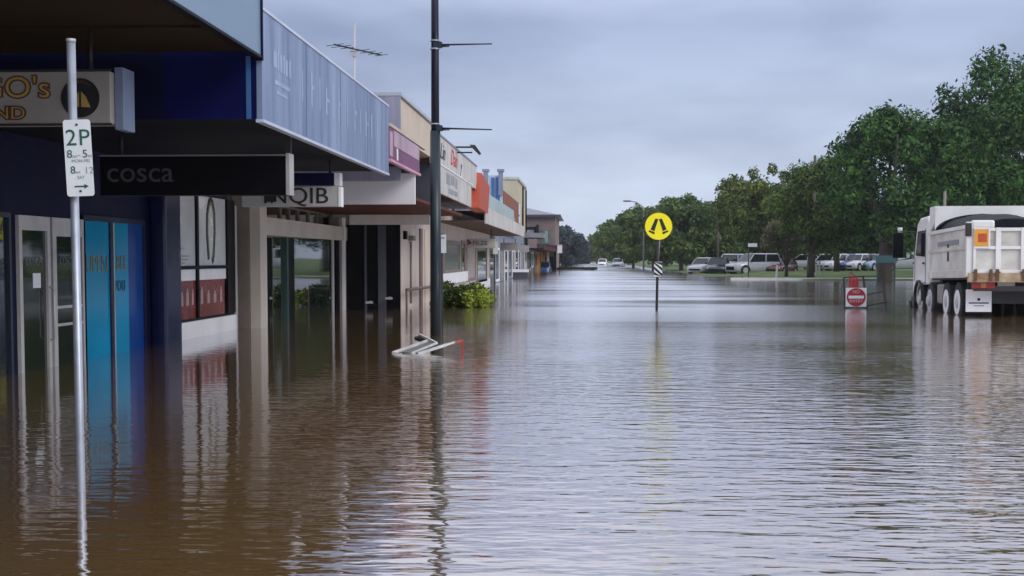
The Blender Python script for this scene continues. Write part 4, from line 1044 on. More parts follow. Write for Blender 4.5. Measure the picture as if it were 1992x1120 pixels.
def tree(name, label, x, y, top, rx, rz, leaf, nleaf, lsize, seed, group, trunk_r=.22, barkm=bark, cx=0.0, zbase=None, nclump=34, lean=0.0, fork=None, cz=None, ry=None, cat='tree', small=.34):
    zb = hground(x, y) if zbase is None else zbase
    t = thing(name, label, cat, (x, y, zb), group)
    rs = random.Random(seed)
    H = top - zb
    czl = (H - rz) if cz is None else cz - zb
    fk = fork if fork is not None else max(.8, (czl - rz) * .9 + .4)
    tr = MB()
    tr.tube([(0, 0, -.3), (lean * .3, 0, fk * .5), (lean, 0, fk)], [trunk_r * 1.25, trunk_r, trunk_r * .85], 10)
    for k in range(7):
        ang = 2 * math.pi * k / 7 + rs.uniform(-.3, .3); rr = rs.uniform(.35, .75)
        e = Vector((cx + rx * rr * math.cos(ang), (ry or rx) * rr * math.sin(ang), czl + rz * rs.uniform(-.25, .6)))
        s0 = Vector((lean, 0, fk * rs.uniform(.8, 1.0))); m_ = s0.lerp(e, .45) + Vector((rs.uniform(-.3, .3), rs.uniform(-.3, .3), rs.uniform(0, .4)))
        tr.tube([s0, m_, e], [trunk_r * .62, trunk_r * .36, trunk_r * .1], 7)
    tr.build('trunk', barkm, t, local=True)
    cl_ = crown_clumps(cx, 0, czl, rx, ry or rx, rz, nclump, seed, small)
    for _ in range(nclump // 2):                       # stray sprigs standing out of the outline
        a1, a2 = rs.uniform(0, 2 * math.pi), math.asin(rs.uniform(-.5, 1)); k_ = rs.uniform(.86, 1.02); s_ = rs.uniform(.07, .15)
        cl_.append((cx + rx * k_ * math.cos(a1) * math.cos(a2), (ry or rx) * k_ * math.sin(a1) * math.cos(a2), czl + rz * k_ * math.sin(a2), rx * s_, rx * s_, rx * s_ * 1.2))
    leaves_mesh('crown', leaf, t, cl_, int(nleaf * 1.7), lsize * .76, seed)
    return t
leaf_dark = leafmat('leaf_dark_green', (0.003, 0.018, 0.008), (0.065, 0.155, 0.032))
leaf_olive = leafmat('leaf_olive', (0.026, 0.046, 0.010), (0.18, 0.23, 0.05))
leaf_mid = leafmat('leaf_mid_green', (0.014, 0.040, 0.012), (0.135, 0.205, 0.045))
leaf_far = leafmat('leaf_far_green', (0.022, 0.055, 0.020), (0.14, 0.20, 0.05))
leaf_hazed = leafmat('leaf_green_hazed', (0.026, 0.036, 0.048), (0.065, 0.080, 0.090))  # blue of the distant haze tinted into the leaf colour
leaf_bush = leafmat('leaf_yellow_green', (0.05, 0.085, 0.012), (0.26, 0.32, 0.04))
leaf_bush_dark = leafmat('leaf_bush_dark', (0.012, 0.030, 0.010), (0.06, 0.10, 0.02))

def px_x(px, Y): return onY(px, 500, Y).x
def px_z(py, Y, px=1500): return onY(px, py, Y).z
G1 = 'street trees on the right'
tree('fig_tree', 'large dark green tree forking low beside the truck cab', px_x(1722, 84), 84, px_z(205, 84, 1760), 4.4, 5.0, leaf_dark, 15000, .23, 11, G1, .42, cx=1.1, fork=2.6, nclump=46, small=.30)
tree('fig_tree', 'tallest dark tree rising above the white truck', px_x(1890, 92), 92, px_z(112, 92, 1950), 6.6, 6.5, leaf_dark, 21000, .25, 12, G1, .4, cx=2.2, fork=3.5, nclump=60, barkm=bark, small=.27)
tree('fig_tree', 'dark tree behind the truck tray at the right edge', px_x(2010, 104), 104, px_z(170, 104, 2010), 6.5, 5.6, leaf_dark, 14000, .27, 13, G1, .4, fork=3.2, nclump=44)
tree('street_tree', 'olive green tree with thick dark trunk standing on the grass verge', px_x(1577, 90.5), 90.5, px_z(318, 90.5, 1600), 3.3, 3.1, leaf_mid, 10000, .19, 14, G1, .22, cx=.5, fork=1.9, nclump=40, small=.3)
tree('street_tree', 'pale grey leaved low tree left of the thick dark trunk', px_x(1530, 95), 95, px_z(422, 95, 1530), 1.7, 1.5, leafmat('leaf_pale_grey', (.05, .06, .03), (.17, .18, .09)), 3500, .15, 15, G1, .12, fork=.8, nclump=22)
tree('street_tree', 'broad olive tree behind the silver four wheel drive', px_x(1490, 122), 122, px_z(320, 122, 1480), 4.5, 4.0, leaf_olive, 12000, .26, 16, G1, .25, fork=2.6, nclump=44, small=.3)
tree('street_tree', 'mid green tree with wispy top beside the bare utility pole', px_x(1628, 112), 112, px_z(300, 112, 1625), 2.9, 3.6, leaf_mid, 6000, .23, 17, G1, .22, fork=2.6, nclump=26)
tree('street_tree', 'shady dark tree behind the row of parked hatchbacks', px_x(1655, 128), 128, px_z(380, 128, 1655), 4.6, 3.2, leaf_dark, 8000, .27, 18, G1, .25, fork=2.2, nclump=34)
G2 = 'far trees along the street'
far = [(1385, 150, 392, 4.6, 'dark green far tree just left of the broad olive tree', leaf_mid),
       (1325, 146, 388, 4.3, 'rounded far tree right of the yellow crossing sign', leaf_far),
       (1272, 160, 396, 4.2, 'far tree directly behind the yellow crossing sign', leaf_far),
       (1232, 190, 408, 4.0, 'lighter far tree left of the yellow crossing sign', leaf_far),
       (1200, 230, 432, 4.0, 'small far tree third from the end of the street', leaf_far),
       (1176, 285, 447, 3.8, 'smaller far tree second from the end of the street', leaf_far),
       (1161, 345, 462, 3.6, 'smallest hazy tree at the end of the street on the right', leaf_far)]
for i, (px, Y, py, r, lab, lf) in enumerate(far):
    tp = px_z(py, Y, px)
    tree('street_tree', lab, px_x(px, Y), Y, tp, r, (tp - .6) * .5, lf, 6500, .28 + Y * .0005, 30 + i, G2, .22, fork=1.2, nclump=34, cz=(tp + .5) * .5 + .2, small=.32)
back = [(1345, 205, 402, 6.0, 'tall far tree filling the gap behind the rounded one'), (1430, 190, 408, 6.5, 'far tree behind the utility pole with crossarm'),
        (1560, 175, 420, 7.5, 'far tree beyond the car park left of the thick trunk'), (1680, 175, 410, 8.0, 'far tree beyond the car park behind the hatchbacks'),
        (1800, 180, 400, 8.5, 'far tree beyond the car park behind the white van'), (1935, 180, 380, 9.0, 'far tree beyond the car park behind the truck')]
for i, (px, Y, py, r, lab) in enumerate(back):
    tp = px_z(py, Y, px)
    tree('street_tree', lab, px_x(px, Y), Y, tp, r, tp * .5, leaf_dark if i > 1 else leaf_mid, 6000, .42, 60 + i, 'trees beyond the car park', .3, fork=1.5, nclump=36, cz=tp * .5 + .4)
lf_ = [(1094, 235, 442, 3.2, 'near haze blue tree beyond the far corner building'), (1112, 270, 450, 3.6, 'middle haze blue tree at the left end of the street'),
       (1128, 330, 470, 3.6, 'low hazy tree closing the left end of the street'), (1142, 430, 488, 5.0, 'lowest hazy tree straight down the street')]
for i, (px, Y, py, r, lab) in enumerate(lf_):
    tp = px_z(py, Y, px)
    tree('street_tree', lab, px_x(px, Y), Y, tp, r, (tp) * .52, leaf_hazed, 5000, .36 + Y * .0004, 80 + i, G2, .22, fork=1.2, nclump=30, cz=tp * .48)
# the far-off wood that closes the street behind everything
fw = []
rs_ = random.Random(5)
for k in range(46):
    X_ = -70 + k * 4.6; Yq = 470 + rs_.uniform(-15, 25)
    fw.append((X_, Yq, rs_.uniform(1.5, 4.5), 6, 6, rs_.uniform(3, 6.5)))
wood = leaves_mesh('far_wood', leaf_hazed, None, fw, 16000, .75, 99)
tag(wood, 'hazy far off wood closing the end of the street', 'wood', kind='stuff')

# bush in front of the cream shop
bp = onZ(905, 598)
bt = thing('garden_bush', 'yellow green bush rising from the water before the cream shop', 'bush', (bp.x, bp.y + 1.2, 0))
cl = []
for k in range(20):
    cl.append((rng.uniform(.0, .62), rng.uniform(-1.2, .9), rng.uniform(.0, .42), .2, .35, .2))
leaves_mesh('crown', leaf_bush, bt, cl, 2600, .075, 201)
bt2 = thing('garden_bush', 'dark green bush half hidden behind the lamp post', 'bush', (bp.x - .75, bp.y + .9, 0))
leaves_mesh('crown', leaf_bush_dark, bt2, [(rng.uniform(-.1, .95), rng.uniform(-.6, 1.6), rng.uniform(-.05, .52), .26, .35, .2) for k in range(26)], 3400, .075, 202)
for b_ in (bt, bt2):
    tb = MB()
    for k in range(6): tb.tube([(rng.uniform(-.3, .3), rng.uniform(-.4, .4), -.4), (rng.uniform(-.4, .4), rng.uniform(-.6, .6), .5)], [.02, .008], 6)
    tb.build('stem', bark, b_, local=True)
# low planted island in the far street
ip0, ip1 = onZ(1084, 526), onZ(1160, 526)
ti = thing('traffic_island', 'low dark planted island in the middle of the far street', 'traffic island', ((ip0.x + ip1.x) / 2, ip0.y + 2, 0))
n_ = 24; hw = (ip1.x - ip0.x) / 2
MB().prism([((ip0.x + ip1.x) / 2 + hw * math.cos(2 * math.pi * k / n_), ip0.y + 2 + 2.2 * math.sin(2 * math.pi * k / n_), -.4) for k in range(n_)], (0, 0, .5)).build('kerb_edge', grey_mid, ti)
leaves_mesh('planting', leaf_bush_dark, ti, [((k / 17 - .5) * 1.85 * hw, rng.uniform(-1.2, 1.2), .22, .35, .5, .16) for k in range(18)], 1800, .12, 203)

# ------------------------------------------------------------------ poles
def upole(label, px, py, Y, arm=None, lean=0.0, r=.14, m=timber):
    b = px_x(px, Y); zt = px_z(py, Y, px); zb = hground(b, Y)
    t = thing('utility_pole', label, 'utility pole', (b, Y, zb))
    MB().tube([(b, Y, zb - .3), (b + lean, Y, zt)], [r, r * .75], 10).build('pole', m, t)
    if arm:
        A = MB().box(b - arm, b + arm * .35, Y - .06, Y + .06, zt - .42, zt - .30).build('crossarm', m, t)
        for k in (-.9, -.5, .25):
            MB().tube([(b + arm * k, Y, zt - .298), (b + arm * k, Y, zt - .16)], .035, 8).build('insulator', grey_mid, A)
upole('bare timber pole rising out of the green trees', 1583, 302, 108)
upole('timber utility pole with crossarm left of the broad olive tree', 1396, 386, 142, arm=1.5)
upole('pale pole standing behind the truck headboard', 1836, 372, 75, r=.10, m=bark_pale)
# far street light
Ys = 150
sb_ = px_x(1252, Ys); zt = px_z(398, Ys, 1252)
ts = thing('street_light', 'far street light with curved arm over the street', 'street light', (sb_, Ys, hground(sb_, Ys)))
MB().tube([(sb_, Ys, -.4), (sb_, Ys, zt - .3)], [.11, .07], 8).build('pole', grey_mid, ts)
MB().tube([(sb_, Ys, zt - .3), onY(1238, 393, Ys), onY(1226, 391, Ys)], .05, 8).build('arm', grey_mid, ts)
c = onY(1220, 391, Ys); MB().box(c.x - .45, c.x + .4, Ys - .15, Ys + .15, c.z - .07, c.z + .08).build('lamp_head', steel_dark, ts, bevel=.05)
# teal park sign, small white sign, guide posts
Yg = 80
a, b = onY(1704, 511, Yg), onY(1745, 497, Yg)
tg = thing('park_sign', 'teal green board on two posts beside the forking tree trunk', 'sign', ((a.x + b.x) / 2, Yg, -.2))
MB().box(a.x, b.x, Yg - .03, Yg + .03, a.z, b.z).build('board', M('teal_board', (.010, .055, .06), .5), tg, bevel=.01)
for X_ in (a.x + .12, b.x - .12): MB().box(X_ - .05, X_ + .05, Yg + .034, Yg + .13, -.4, b.z).build('post', pole_green, tg)
Yw = 100
a, b = onY(1455, 480, Yw), onY(1473, 473, Yw)
tw = thing('street_name_sign', 'small white street name plate among the dark trees', 'sign', ((a.x + b.x) / 2, Yw, 0))
MB().tube([(a.x + .05, Yw, -.2), (a.x + .05, Yw, b.z + .05)], .035, 8).build('pole', steel_dark, tw)
MB().box(a.x, b.x, Yw - .05, Yw - .04, a.z, b.z).build('plate', sign_white, tw)
for px, py0, py1, lab, ln in ((1509, 537, 509, 'leaning white marker post at the left end of the kerb', .12), (1588, 523, 508, 'short white marker post beside the thick dark trunk', 0), (1594, 523, 508, 'short white marker post nearest the row of hatchbacks', 0)):
    Yq = 88.5 if px == 1509 else 100
    a, b = onY(px, py0, Yq), onY(px, py1, Yq)
    tq = thing('marker_post', lab, 'post', (a.x, Yq, a.z), 'white marker posts')
    MB().hexa([(a.x - .06, Yq - .04, a.z - .4), (a.x + .06, Yq - .04, a.z - .4), (a.x + .06, Yq + .04, a.z - .4), (a.x - .06, Yq + .04, a.z - .4)],
              [(b.x - .06 + ln, Yq - .04, b.z), (b.x + .06 + ln, Yq - .04, b.z), (b.x + .06 + ln, Yq + .04, b.z), (b.x - .06 + ln, Yq + .04, b.z)]).build('post', white_dirty, tq)
    MB().box(b.x - .062 + ln * .9, b.x + .062 + ln * .9, Yq - .05, Yq - .041, b.z - .2, b.z - .12).build('reflector', lamp_red, tq)

# ------------------------------------------------------------------ cars
def paint(name, c): return M(name, c, .25, .05, 2, coat=.6, spec=.5)
car_white, car_silver, car_blue, car_light, car_navy, car_red, car_dark = (paint('car_white', (.78, .79, .82)), paint('car_silver', (.46, .47, .52)), paint('car_blue', (.04, .10, .30)),
    paint('car_light_blue', (.30, .42, .62)), paint('car_navy', (.010, .016, .045)), paint('car_dark_red', (.12, .012, .016)), paint('car_charcoal', (.03, .035, .05)))
def make_car(kind, label, group, pm):
    """forward is +Y, origin on the ground under the middle of the car"""
    S = dict(hatch=dict(l=4.1, w=1.74, h=1.48, hood=.80, belt=.92, nose=.62, gh0=.92, gh1=-1.80, rt0=.25, rt1=-1.35, wb=(1.25, -1.28), wr=.31, gc=.17),
             suv=dict(l=4.7, w=1.88, h=1.80, hood=1.05, belt=1.12, nose=.85, gh0=1.05, gh1=-2.2, rt0=.45, rt1=-2.0, wb=(1.45, -1.40), wr=.38, gc=.25),
             van=dict(l=4.7, w=1.9, h=1.95, hood=1.05, belt=1.15, nose=.80, gh0=1.75, gh1=-2.3, rt0=1.05, rt1=-2.2, wb=(1.5, -1.45), wr=.34, gc=.20))[kind]
    t = thing('parked_car' if kind != 'van' else 'parked_van', label, 'car' if kind != 'van' else 'van', (0, 0, 0), group)
    l2, w2 = S['l'] / 2, S['w'] / 2
    def ring(y, hw, zb, zt):
        c_ = .10
        return [(-hw + c_, y, zb), (hw - c_, y, zb), (hw, y, zb + .12), (hw + .015, y, (zb + zt) / 2), (hw - .03, y, zt - .10), (hw - c_ * 1.3, y, zt), (-hw + c_ * 1.3, y, zt), (-hw + .03, y, zt - .10), (-hw - .015, y, (zb + zt) / 2), (-hw, y, zb + .12)]
    b = MB()
    b.loft([ring(l2, w2 * .80, S['gc'] + .10, S['nose']), ring(l2 - .12, w2 * .93, S['gc'], S['nose'] + .06), ring(l2 - .5, w2, S['gc'], S['hood'] - .03), ring(S['gh0'] - .02, w2, S['gc'], S['belt'] - .01),
            ring(-l2 * .3, w2, S['gc'], S['belt'] + .02), ring(-l2 + .35, w2 * .99, S['gc'], S['belt'] + .03), ring(-l2 + .08, w2 * .95, S['gc'] + .04, S['belt']), ring(-l2, w2 * .86, S['gc'] + .12, S['belt'] - .12)])
    B = b.build('body', pm, t, local=True)
    # greenhouse, roof and pillars
    zb_, zt_ = S['belt'] - .02, S['h'] - .05
    wb_, wt_ = w2 - .07, w2 - .24
    g = MB().hexa([(-wb_, S['gh1'], zb_), (wb_, S['gh1'], zb_), (wb_, S['gh0'], zb_), (-wb_, S['gh0'], zb_)], [(-wt_, S['rt1'], zt_), (wt_, S['rt1'], zt_), (wt_, S['rt0'], zt_), (-wt_, S['rt0'], zt_)])
    g.build('window', car_glass, t, local=True)
    rf = MB().hexa([(-wt_ - .03, S['rt1'] - .06, zt_ - .02), (wt_ + .03, S['rt1'] - .06, zt_ - .02), (wt_ + .03, S['rt0'] + .05, zt_ - .02), (-wt_ - .03, S['rt0'] + .05, zt_ - .02)],
                   [(-wt_ + .08, S['rt1'] + .05, zt_ + .06), (wt_ - .08, S['rt1'] + .05, zt_ + .06), (wt_ - .08, S['rt0'] - .12, zt_ + .06), (-wt_ + .08, S['rt0'] - .12, zt_ + .06)])
    for s_ in (-1, 1):
        def at_(y_b, y_t): return (s_ * (wb_ + .005), y_b, zb_), (s_ * (wt_ + .012), y_t, zt_)
        for yb__, yt__, w_ in ((S['gh0'], S['rt0'], .07), (S['gh1'] + .05, S['rt1'], .13), ((S['gh0'] + S['gh1']) / 2 - .05, (S['rt0'] + S['rt1']) / 2, .07)):
            p, q = at_(yb__, yt__); rf.bar(p, q, w_, .05)
    if kind == 'van':
        for s_ in (-1, 1):
            rf.hexa([(s_ * (wb_ + .004), -2.25, zb_), (s_ * (wb_ + .03), -2.25, zb_), (s_ * (wb_ + .03), .2, zb_), (s_ * (wb_ + .004), .2, zb_)], [(s_ * (wt_ + .004), -2.15, zt_), (s_ * (wt_ + .03), -2.15, zt_), (s_ * (wt_ + .03), .15, zt_), (s_ * (wt_ + .004), .15, zt_)])
    rf.build('roof', pm, t, local=True, bevel=.02)
    for s_ in (-1, 1):
        for yy in S['wb']:
            w = MB().tube([(s_ * (w2 - .20), yy, S['wr']), (s_ * (w2 + .015), yy, S['wr'])], S['wr'], 20).build('wheel', rubber, t, local=True, bevel=.03)
            MB().tube([(s_ * (w2 + .012), yy, S['wr']), (s_ * (w2 + .028), yy, S['wr'])], S['wr'] * .66, 16).build('rim', alu, w, local=True)
            ar_ = MB()
            for k in range(7):
                t0, t1 = math.pi * k / 7, math.pi * (k + 1) / 7; R_ = S['wr'] + .06
                ar_.bar((s_ * (w2 + .006), yy + R_ * math.cos(t0), S['wr'] + R_ * math.sin(t0) - .02), (s_ * (w2 + .006), yy + R_ * math.cos(t1), S['wr'] + R_ * math.sin(t1) - .02), .04, .09)
            ar_.build('wheel_arch', black, t, local=True)
        hx = s_ * (w2 * .66)
        MB().box(hx - .17, hx + .17, l2 - .16, l2 + .004 - .04, S['nose'] - .12, S['nose'] + .03).build('headlight', lamp_clear, t, local=True, bevel=.02)
        MB().box(s_ * (w2 * .74) - .12, s_ * (w2 * .74) + .12, -l2 - .004, -l2 + .1, S['belt'] - .34, S['belt'] - .08).build('tail_light', lamp_red, t, local=True, bevel=.02)
        MB().box(s_ * (w2 + .02), s_ * (w2 + .19), S['gh0'] - .30, S['gh0'] - .2, S['belt'] - .02, S['belt'] + .13).build('mirror', black, t, local=True, bevel=.02)
    MB().box(-w2 * .62, w2 * .62, l2 - .10, l2 + .012, S['gc'] + .15, S['nose'] - .14).build('grille', black, t, local=True)
    MB().box(-w2 * .8, w2 * .8, -l2 - .03, -l2 + .1, S['gc'] + .10, S['gc'] + .28).build('bumper', black if kind != 'hatch' else pm, t, local=True, bevel=.02)
    MB().box(-.19, .19, -l2 - .036, -l2 - .02, S['gc'] + .38, S['gc'] + .49).build('number_plate', sign_white, t, local=True)
    return t
CG = 'cars parked across the flooded street'
hatch = make_car('hatch', 'silver grey hatchback leftmost of the parked cars', CG, car_silver)
suv = make_car('suv', 'silver four wheel drive with dark blue tint parked on the wet road', CG, car_silver)
van = make_car('van', 'white van at the left end of the hatchback row', CG, car_white)
used = set()
def park(proto, pm, px, Y, heading, label, z=None, group=CG, base=None):
    if proto not in used:
        used.add(proto); o = proto
        basep = {hatch: car_silver, suv: car_silver, van: car_white}[proto]
        if pm is not basep:
            for ch in [x for x in bpy.data.objects if x.parent == o]:
                for i, m in enumerate(ch.data.materials):
                    if m is basep: ch.data.materials[i] = pm
        cur[proto] = pm
    else:
        o = copy_tree(proto, None, {cur[proto]: pm} if cur[proto] is not pm else None)
    X_ = px_x(px, Y)
    o.location = (X_, Y, hground(X_, Y) if z is None else z); o.rotation_euler = (0, 0, R(heading)); tag(o, label, group=group)
    return o
cur = {}
park(hatch, car_silver, 1370, 122, 150, 'silver hatchback leftmost of the parked cars', z=-.02)
park(hatch, car_dark, 1397, 118, 168, 'small charcoal hatchback right of the leftmost silver one', z=-.02)
park(suv, car_white, 1423, 126, 160, 'white four wheel drive behind the charcoal hatchback', z=.0)
park(suv, car_silver, 1466, 114, 118, 'silver four wheel drive in side view on the wet road', z=.0)
park(hatch, car_red, 1518, 115, 150, 'dark red car right of the silver four wheel drive', z=0)
park(van, car_white, 1597, 133, 20, 'white van at the left end of the hatchback row')
for px, pm, lab in ((1612, car_silver, 'silver hatchback next to the white van'), (1626, car_white, 'white hatchback second from the white van'), (1640, car_silver, 'silver hatchback third from the white van'),
                    (1654, car_blue, 'dark blue hatchback in the middle of the row'), (1668, car_white, 'white hatchback between the dark blue and charcoal ones'), (1682, car_dark, 'charcoal hatchback near the right end of the row'), (1697, car_light, 'light blue hatchback at the right end of the row')):
    park(hatch, pm, px, 119 + (px % 3) * .4, 138 + (px % 5), lab)
park(suv, car_dark, 1446, 131, 165, 'charcoal four wheel drive behind the silver one', z=.0)
park(hatch, car_white, 1566, 128, 60, 'white hatchback half hidden by the thick dark trunk')
park(van, car_white, 1763, 112, 90, 'white van glimpsed beside the truck cab')
park(hatch, car_navy, 1992, 42.5, 176, 'dark navy car seen underneath the truck', z=-.22)
park(hatch, car_blue, 1056, 150, 178, 'blue car at the far corner beside the yellow shopfront', z=-.45)
park(hatch, car_white, 1172, 262, 175, 'tiny white car far down the street', z=-.2)
park(hatch, car_silver, 1203, 215, 170, 'tiny silver car under the far trees', z=-.1)

# ------------------------------------------------------------------ tipper truck
TY, TX = 32.2, None
rl_ = onY(1883, 560, TY)
ta = R(2.9)
truck = thing('tipper_truck', 'white tipper truck standing in water with black tarp over its load', 'truck', (0, 0, 0))
W2 = 1.25
zb0_, = (-.18,)
truck.location = (rl_.x + W2 * math.cos(ta), TY - W2 * math.sin(ta), zb0_)
truck.rotation_euler = (R(-1.1), 0, -ta)
def T(mb, name, m, par=None, bevel=0.0): return mb.build(name, m, par or truck, bevel=bevel, local=True)
z0, z1 = 1.26, 2.28            # tray floor and side height
LEN = 4.4
tray = T(MB().box(-W2 + .06, W2 - .06, .08, LEN, z0 - .12, z0), 'tray', steel_dark)
for s_ in (-1, 1):
    sd_ = T(MB().box(s_ * (W2 - .06), s_ * W2, .10, LEN, z0 - .02, z1), 'tray_side', tray_white, tray)
    T(MB().box(s_ * (W2 - .09), s_ * (W2 + .045), .10, LEN, z1 + .002, z1 + .09), 'top_rail', truck_white, sd_, .01)
    T(MB().box(s_ * (W2 + .002), s_ * (W2 + .05), .10, LEN, z0 - .14, z0 + .05), 'bottom_rail', tray_white, sd_, .01)
    T(MB().prism([(s_ * (W2 + .001), .12, z0 + .50), (s_ * (W2 + .001), LEN - .02, z0 + .50), (s_ * (W2 + .045), LEN - .02, z0 + .55), (s_ * (W2 + .045), .12, z0 + .55)], (0, 0, .07)), 'swage', tray_white, sd_)
    T(MB().box(s_ * (W2 + .001), s_ * (W2 + .012), 1.0, 3.4, z0 + .68, z0 + .80), 'grey_marking', grey_mid, sd_)
    T(MB().box(s_ * (W2 + .001), s_ * (W2 + .03), 2.1, 2.16, z0 + .28, z0 + .72), 'latch', steel_dark, sd_)
    # corner post and hinge at the tailgate
    T(MB().box(s_ * (W2 - .10), s_ * (W2 + .05), -.02, .10, z0 - .12, z1 + .16), 'corner_post', truck_white, tray, .01)
    T(MB().box(s_ * (W2 - .06), s_ * (W2 + .07), -.06, .06, z1 - .18, z1 + .13), 'tailgate_hinge', steel_dark, tray, .01)
    T(MB().box(s_ * W2 + (.06 if s_ < 0 else -.6), s_ * W2 + (.6 if s_ < 0 else -.06), -.03, .09, z1 + .005, z1 + .2), 'corner_cap', truck_white, tray, .05)
head = MB().box(-W2, W2, LEN + .003, LEN + .09, z0, 2.98).box(-W2, W2, LEN - .55, LEN + .09, 2.983, 3.03)
for s_ in (-1, 1):
    head.prism([(s_ * W2, LEN, 2.98), (s_ * W2, LEN - .62, 2.98), (s_ * W2, LEN - .55, 2.6), (s_ * W2, LEN, z1 + .1)], (-s_ * .05, 0, 0))
for k in range(24):                                  # arched front of the cap over the load
    a0_, a1_ = math.pi * k / 24, math.pi * (k + 1) / 24
    xa, xb = -W2 * math.cos(a0_), -W2 * math.cos(a1_); za, zb__ = 2.36 + .46 * math.sin(a0_), 2.36 + .46 * math.sin(a1_)
    head.hexa([(xa, LEN - .60, za), (xb, LEN - .60, zb__), (xb, LEN - .556, zb__), (xa, LEN - .556, za)], [(xa, LEN - .60, 3.03), (xb, LEN - .60, 3.03), (xb, LEN - .556, 3.03), (xa, LEN - .556, 3.03)])
T(head, 'headboard', truck_white, tray)
# tailgate: frame, ribs and panels
tgm = MB().box(-W2 + .10, W2 - .10, .0, .05, z0 - .02, z1 + .02)
tg_ = T(tgm, 'tailgate', tray_white, tray)
npan = 4; pw_ = (2 * W2 - .2) / npan
for k in range(npan + 1):
    X_ = -W2 + .10 + k * pw_
    T(MB().box(max(-W2 + .10, X_ - .06), min(W2 - .10, X_ + .06), -.06, -.002, z0 + .0, z1 + .02), 'rib', truck_white, tg_, .008)
for z in (z0 + .56, z1 - .03, z0 + .0):
    for k in range(npan):
        X_ = -W2 + .10 + k * pw_
        T(MB().box(X_ + .062, X_ + pw_ - .062, -.05, -.003, z - .03, z + .045), 'rail', truck_white, tg_, .006)
sill = T(MB().box(-W2 + .0, W2 - .0, -.09, .10, z0 - .25, z0 - .03), 'rear_sill', rust, tray, .01)
for X_ in (-1.1, -.75, -.6, .0, .5, .62, 1.0):
    T(MB().box(X_ - .035, X_ + .035, -.13, -.092, z0 - .22, z0 + .06), 'hinge_lug', M('rust_dark', (.12, .06, .03), .8, .3, 6), sill)
sp3 = T(MB().box(-W2 + .12, -W2 + .44, -.075, -.062, z0 + .60, z0 + 1.0), 'warning_panel', amber, tg_)
T(MB().box(-W2 + .20, -W2 + .40, -.082, -.077, z0 + .70, z0 + .90), 'warning_mark', M('orange_mark', (.45, .07, .02), .5), sp3)
T(MB().box(-W2 + .11, -W2 + .47, -.072, -.0615, z0 + .56, z0 + .595).box(-W2 + .445, -W2 + .48, -.072, -.0615, z0 + .597, z0 + 1.02), 'panel_edge', white_bright, sp3)
# black tarpaulin heaped over the load
rings = []
for j in range(9):
    y_ = .35 + j * (LEN - .45) / 8; hgt = .20 + .27 * min(1, j / 5)
    rings.append([(W2 * .93 * math.cos(math.pi * k / 12), y_, z1 + .03 + hgt * math.sin(math.pi * k / 12) + .02 * math.sin(k * 2.1 + j)) for k in range(13)] + [(-W2 * .93, y_, z0 + .1), (W2 * .93, y_, z0 + .1)])
T(MB().loft(rings), 'tarpaulin', tarp, tray)
# chassis
ch = MB()
for s_ in (-1, 1): ch.box(s_ * .36, s_ * .50, .15, 7.0, .78, 1.04)
for yy in (.4, 2.0, 3.4, 4.4): ch.box(-.36, .36, yy, yy + .12, .80, 1.0)
ch.box(-1.1, 1.1, .0, .12, .80, .92)
CH = T(ch, 'chassis', steel_dark)
T(MB().box(-W2 + .05, W2 - .05, .25, LEN - .05, z0 - .18, z0 - .125), 'subframe', steel_dark, CH)
def wheel(x, y, dual, rimm=white_dirty):
    s_ = 1 if x > 0 else -1
    w = T(MB().tube([(x - s_ * (.54 if dual else .28), y, .52), (x, y, .52)], .50, 26), 'wheel', rubber, None, .05)
    T(MB().tube([(x - s_ * .02, y, .52), (x + s_ * .012, y, .52)], .31, 22), 'rim', rimm, w)
    T(MB().tube([(x + s_ * .012, y, .52), (x + s_ * (.03 if dual else .08), y, .52)], [.16, .11], 16), 'hub', alu, w)
for s_ in (-1, 1):
    for yy in (1.35, 2.62): wheel(s_ * (W2 - .06), yy, True, white_bright)
    for yy in (4.75, 6.0): wheel(s_ * (W2 - .08), yy, False, alu)
    T(MB().box(s_ * .58, s_ * 1.12, 3.25, 4.1, .45, .98), 'fuel_tank', M('tank_grey', (.25, .23, .20), .4, .3, 3), None, .06)
    mf = T(MB().box(s_ * (W2 - .65), s_ * (W2 - .05), .40, .425, .30, .84), 'mud_flap', white_bright, None, .01)
    if True:
        c_ = s_ * (W2 - .35)
        T(MB().box(c_ - .23, c_ + .23, .394, .399, .50, .53).box(c_ - .12, c_ + .12, .394, .399, .44, .455).prism([(c_ + .04 * math.cos(k * math.pi / 6), .399, .60 + .035 * math.sin(k * math.pi / 6)) for k in range(12)], (0, -.005, 0)), 'flap_print', black_ink, mf)
    tl = T(MB().box(s_ * (W2 - .62), s_ * (W2 - .10), -.02, .08, .86, 1.02), 'tail_light', lamp_red, None, .01)
    T(MB().box(s_ * (W2 - .35) - .06, s_ * (W2 - .35) + .06, -.03, -.021, .88, 1.0), 'indicator', M('amber_lens', (.35, .12, .05), .25), tl)
T(MB().box(-.56, -.16, .04, .06, .88, 1.02), 'number_plate', M('plate_beige', (.36, .33, .28), .5, .2, 6), None)
# dark skirt behind mud flaps
T(MB().box(-W2 + .1, W2 - .1, .46, .50, .5, 1.05), 'splash_guard', steel_dark)
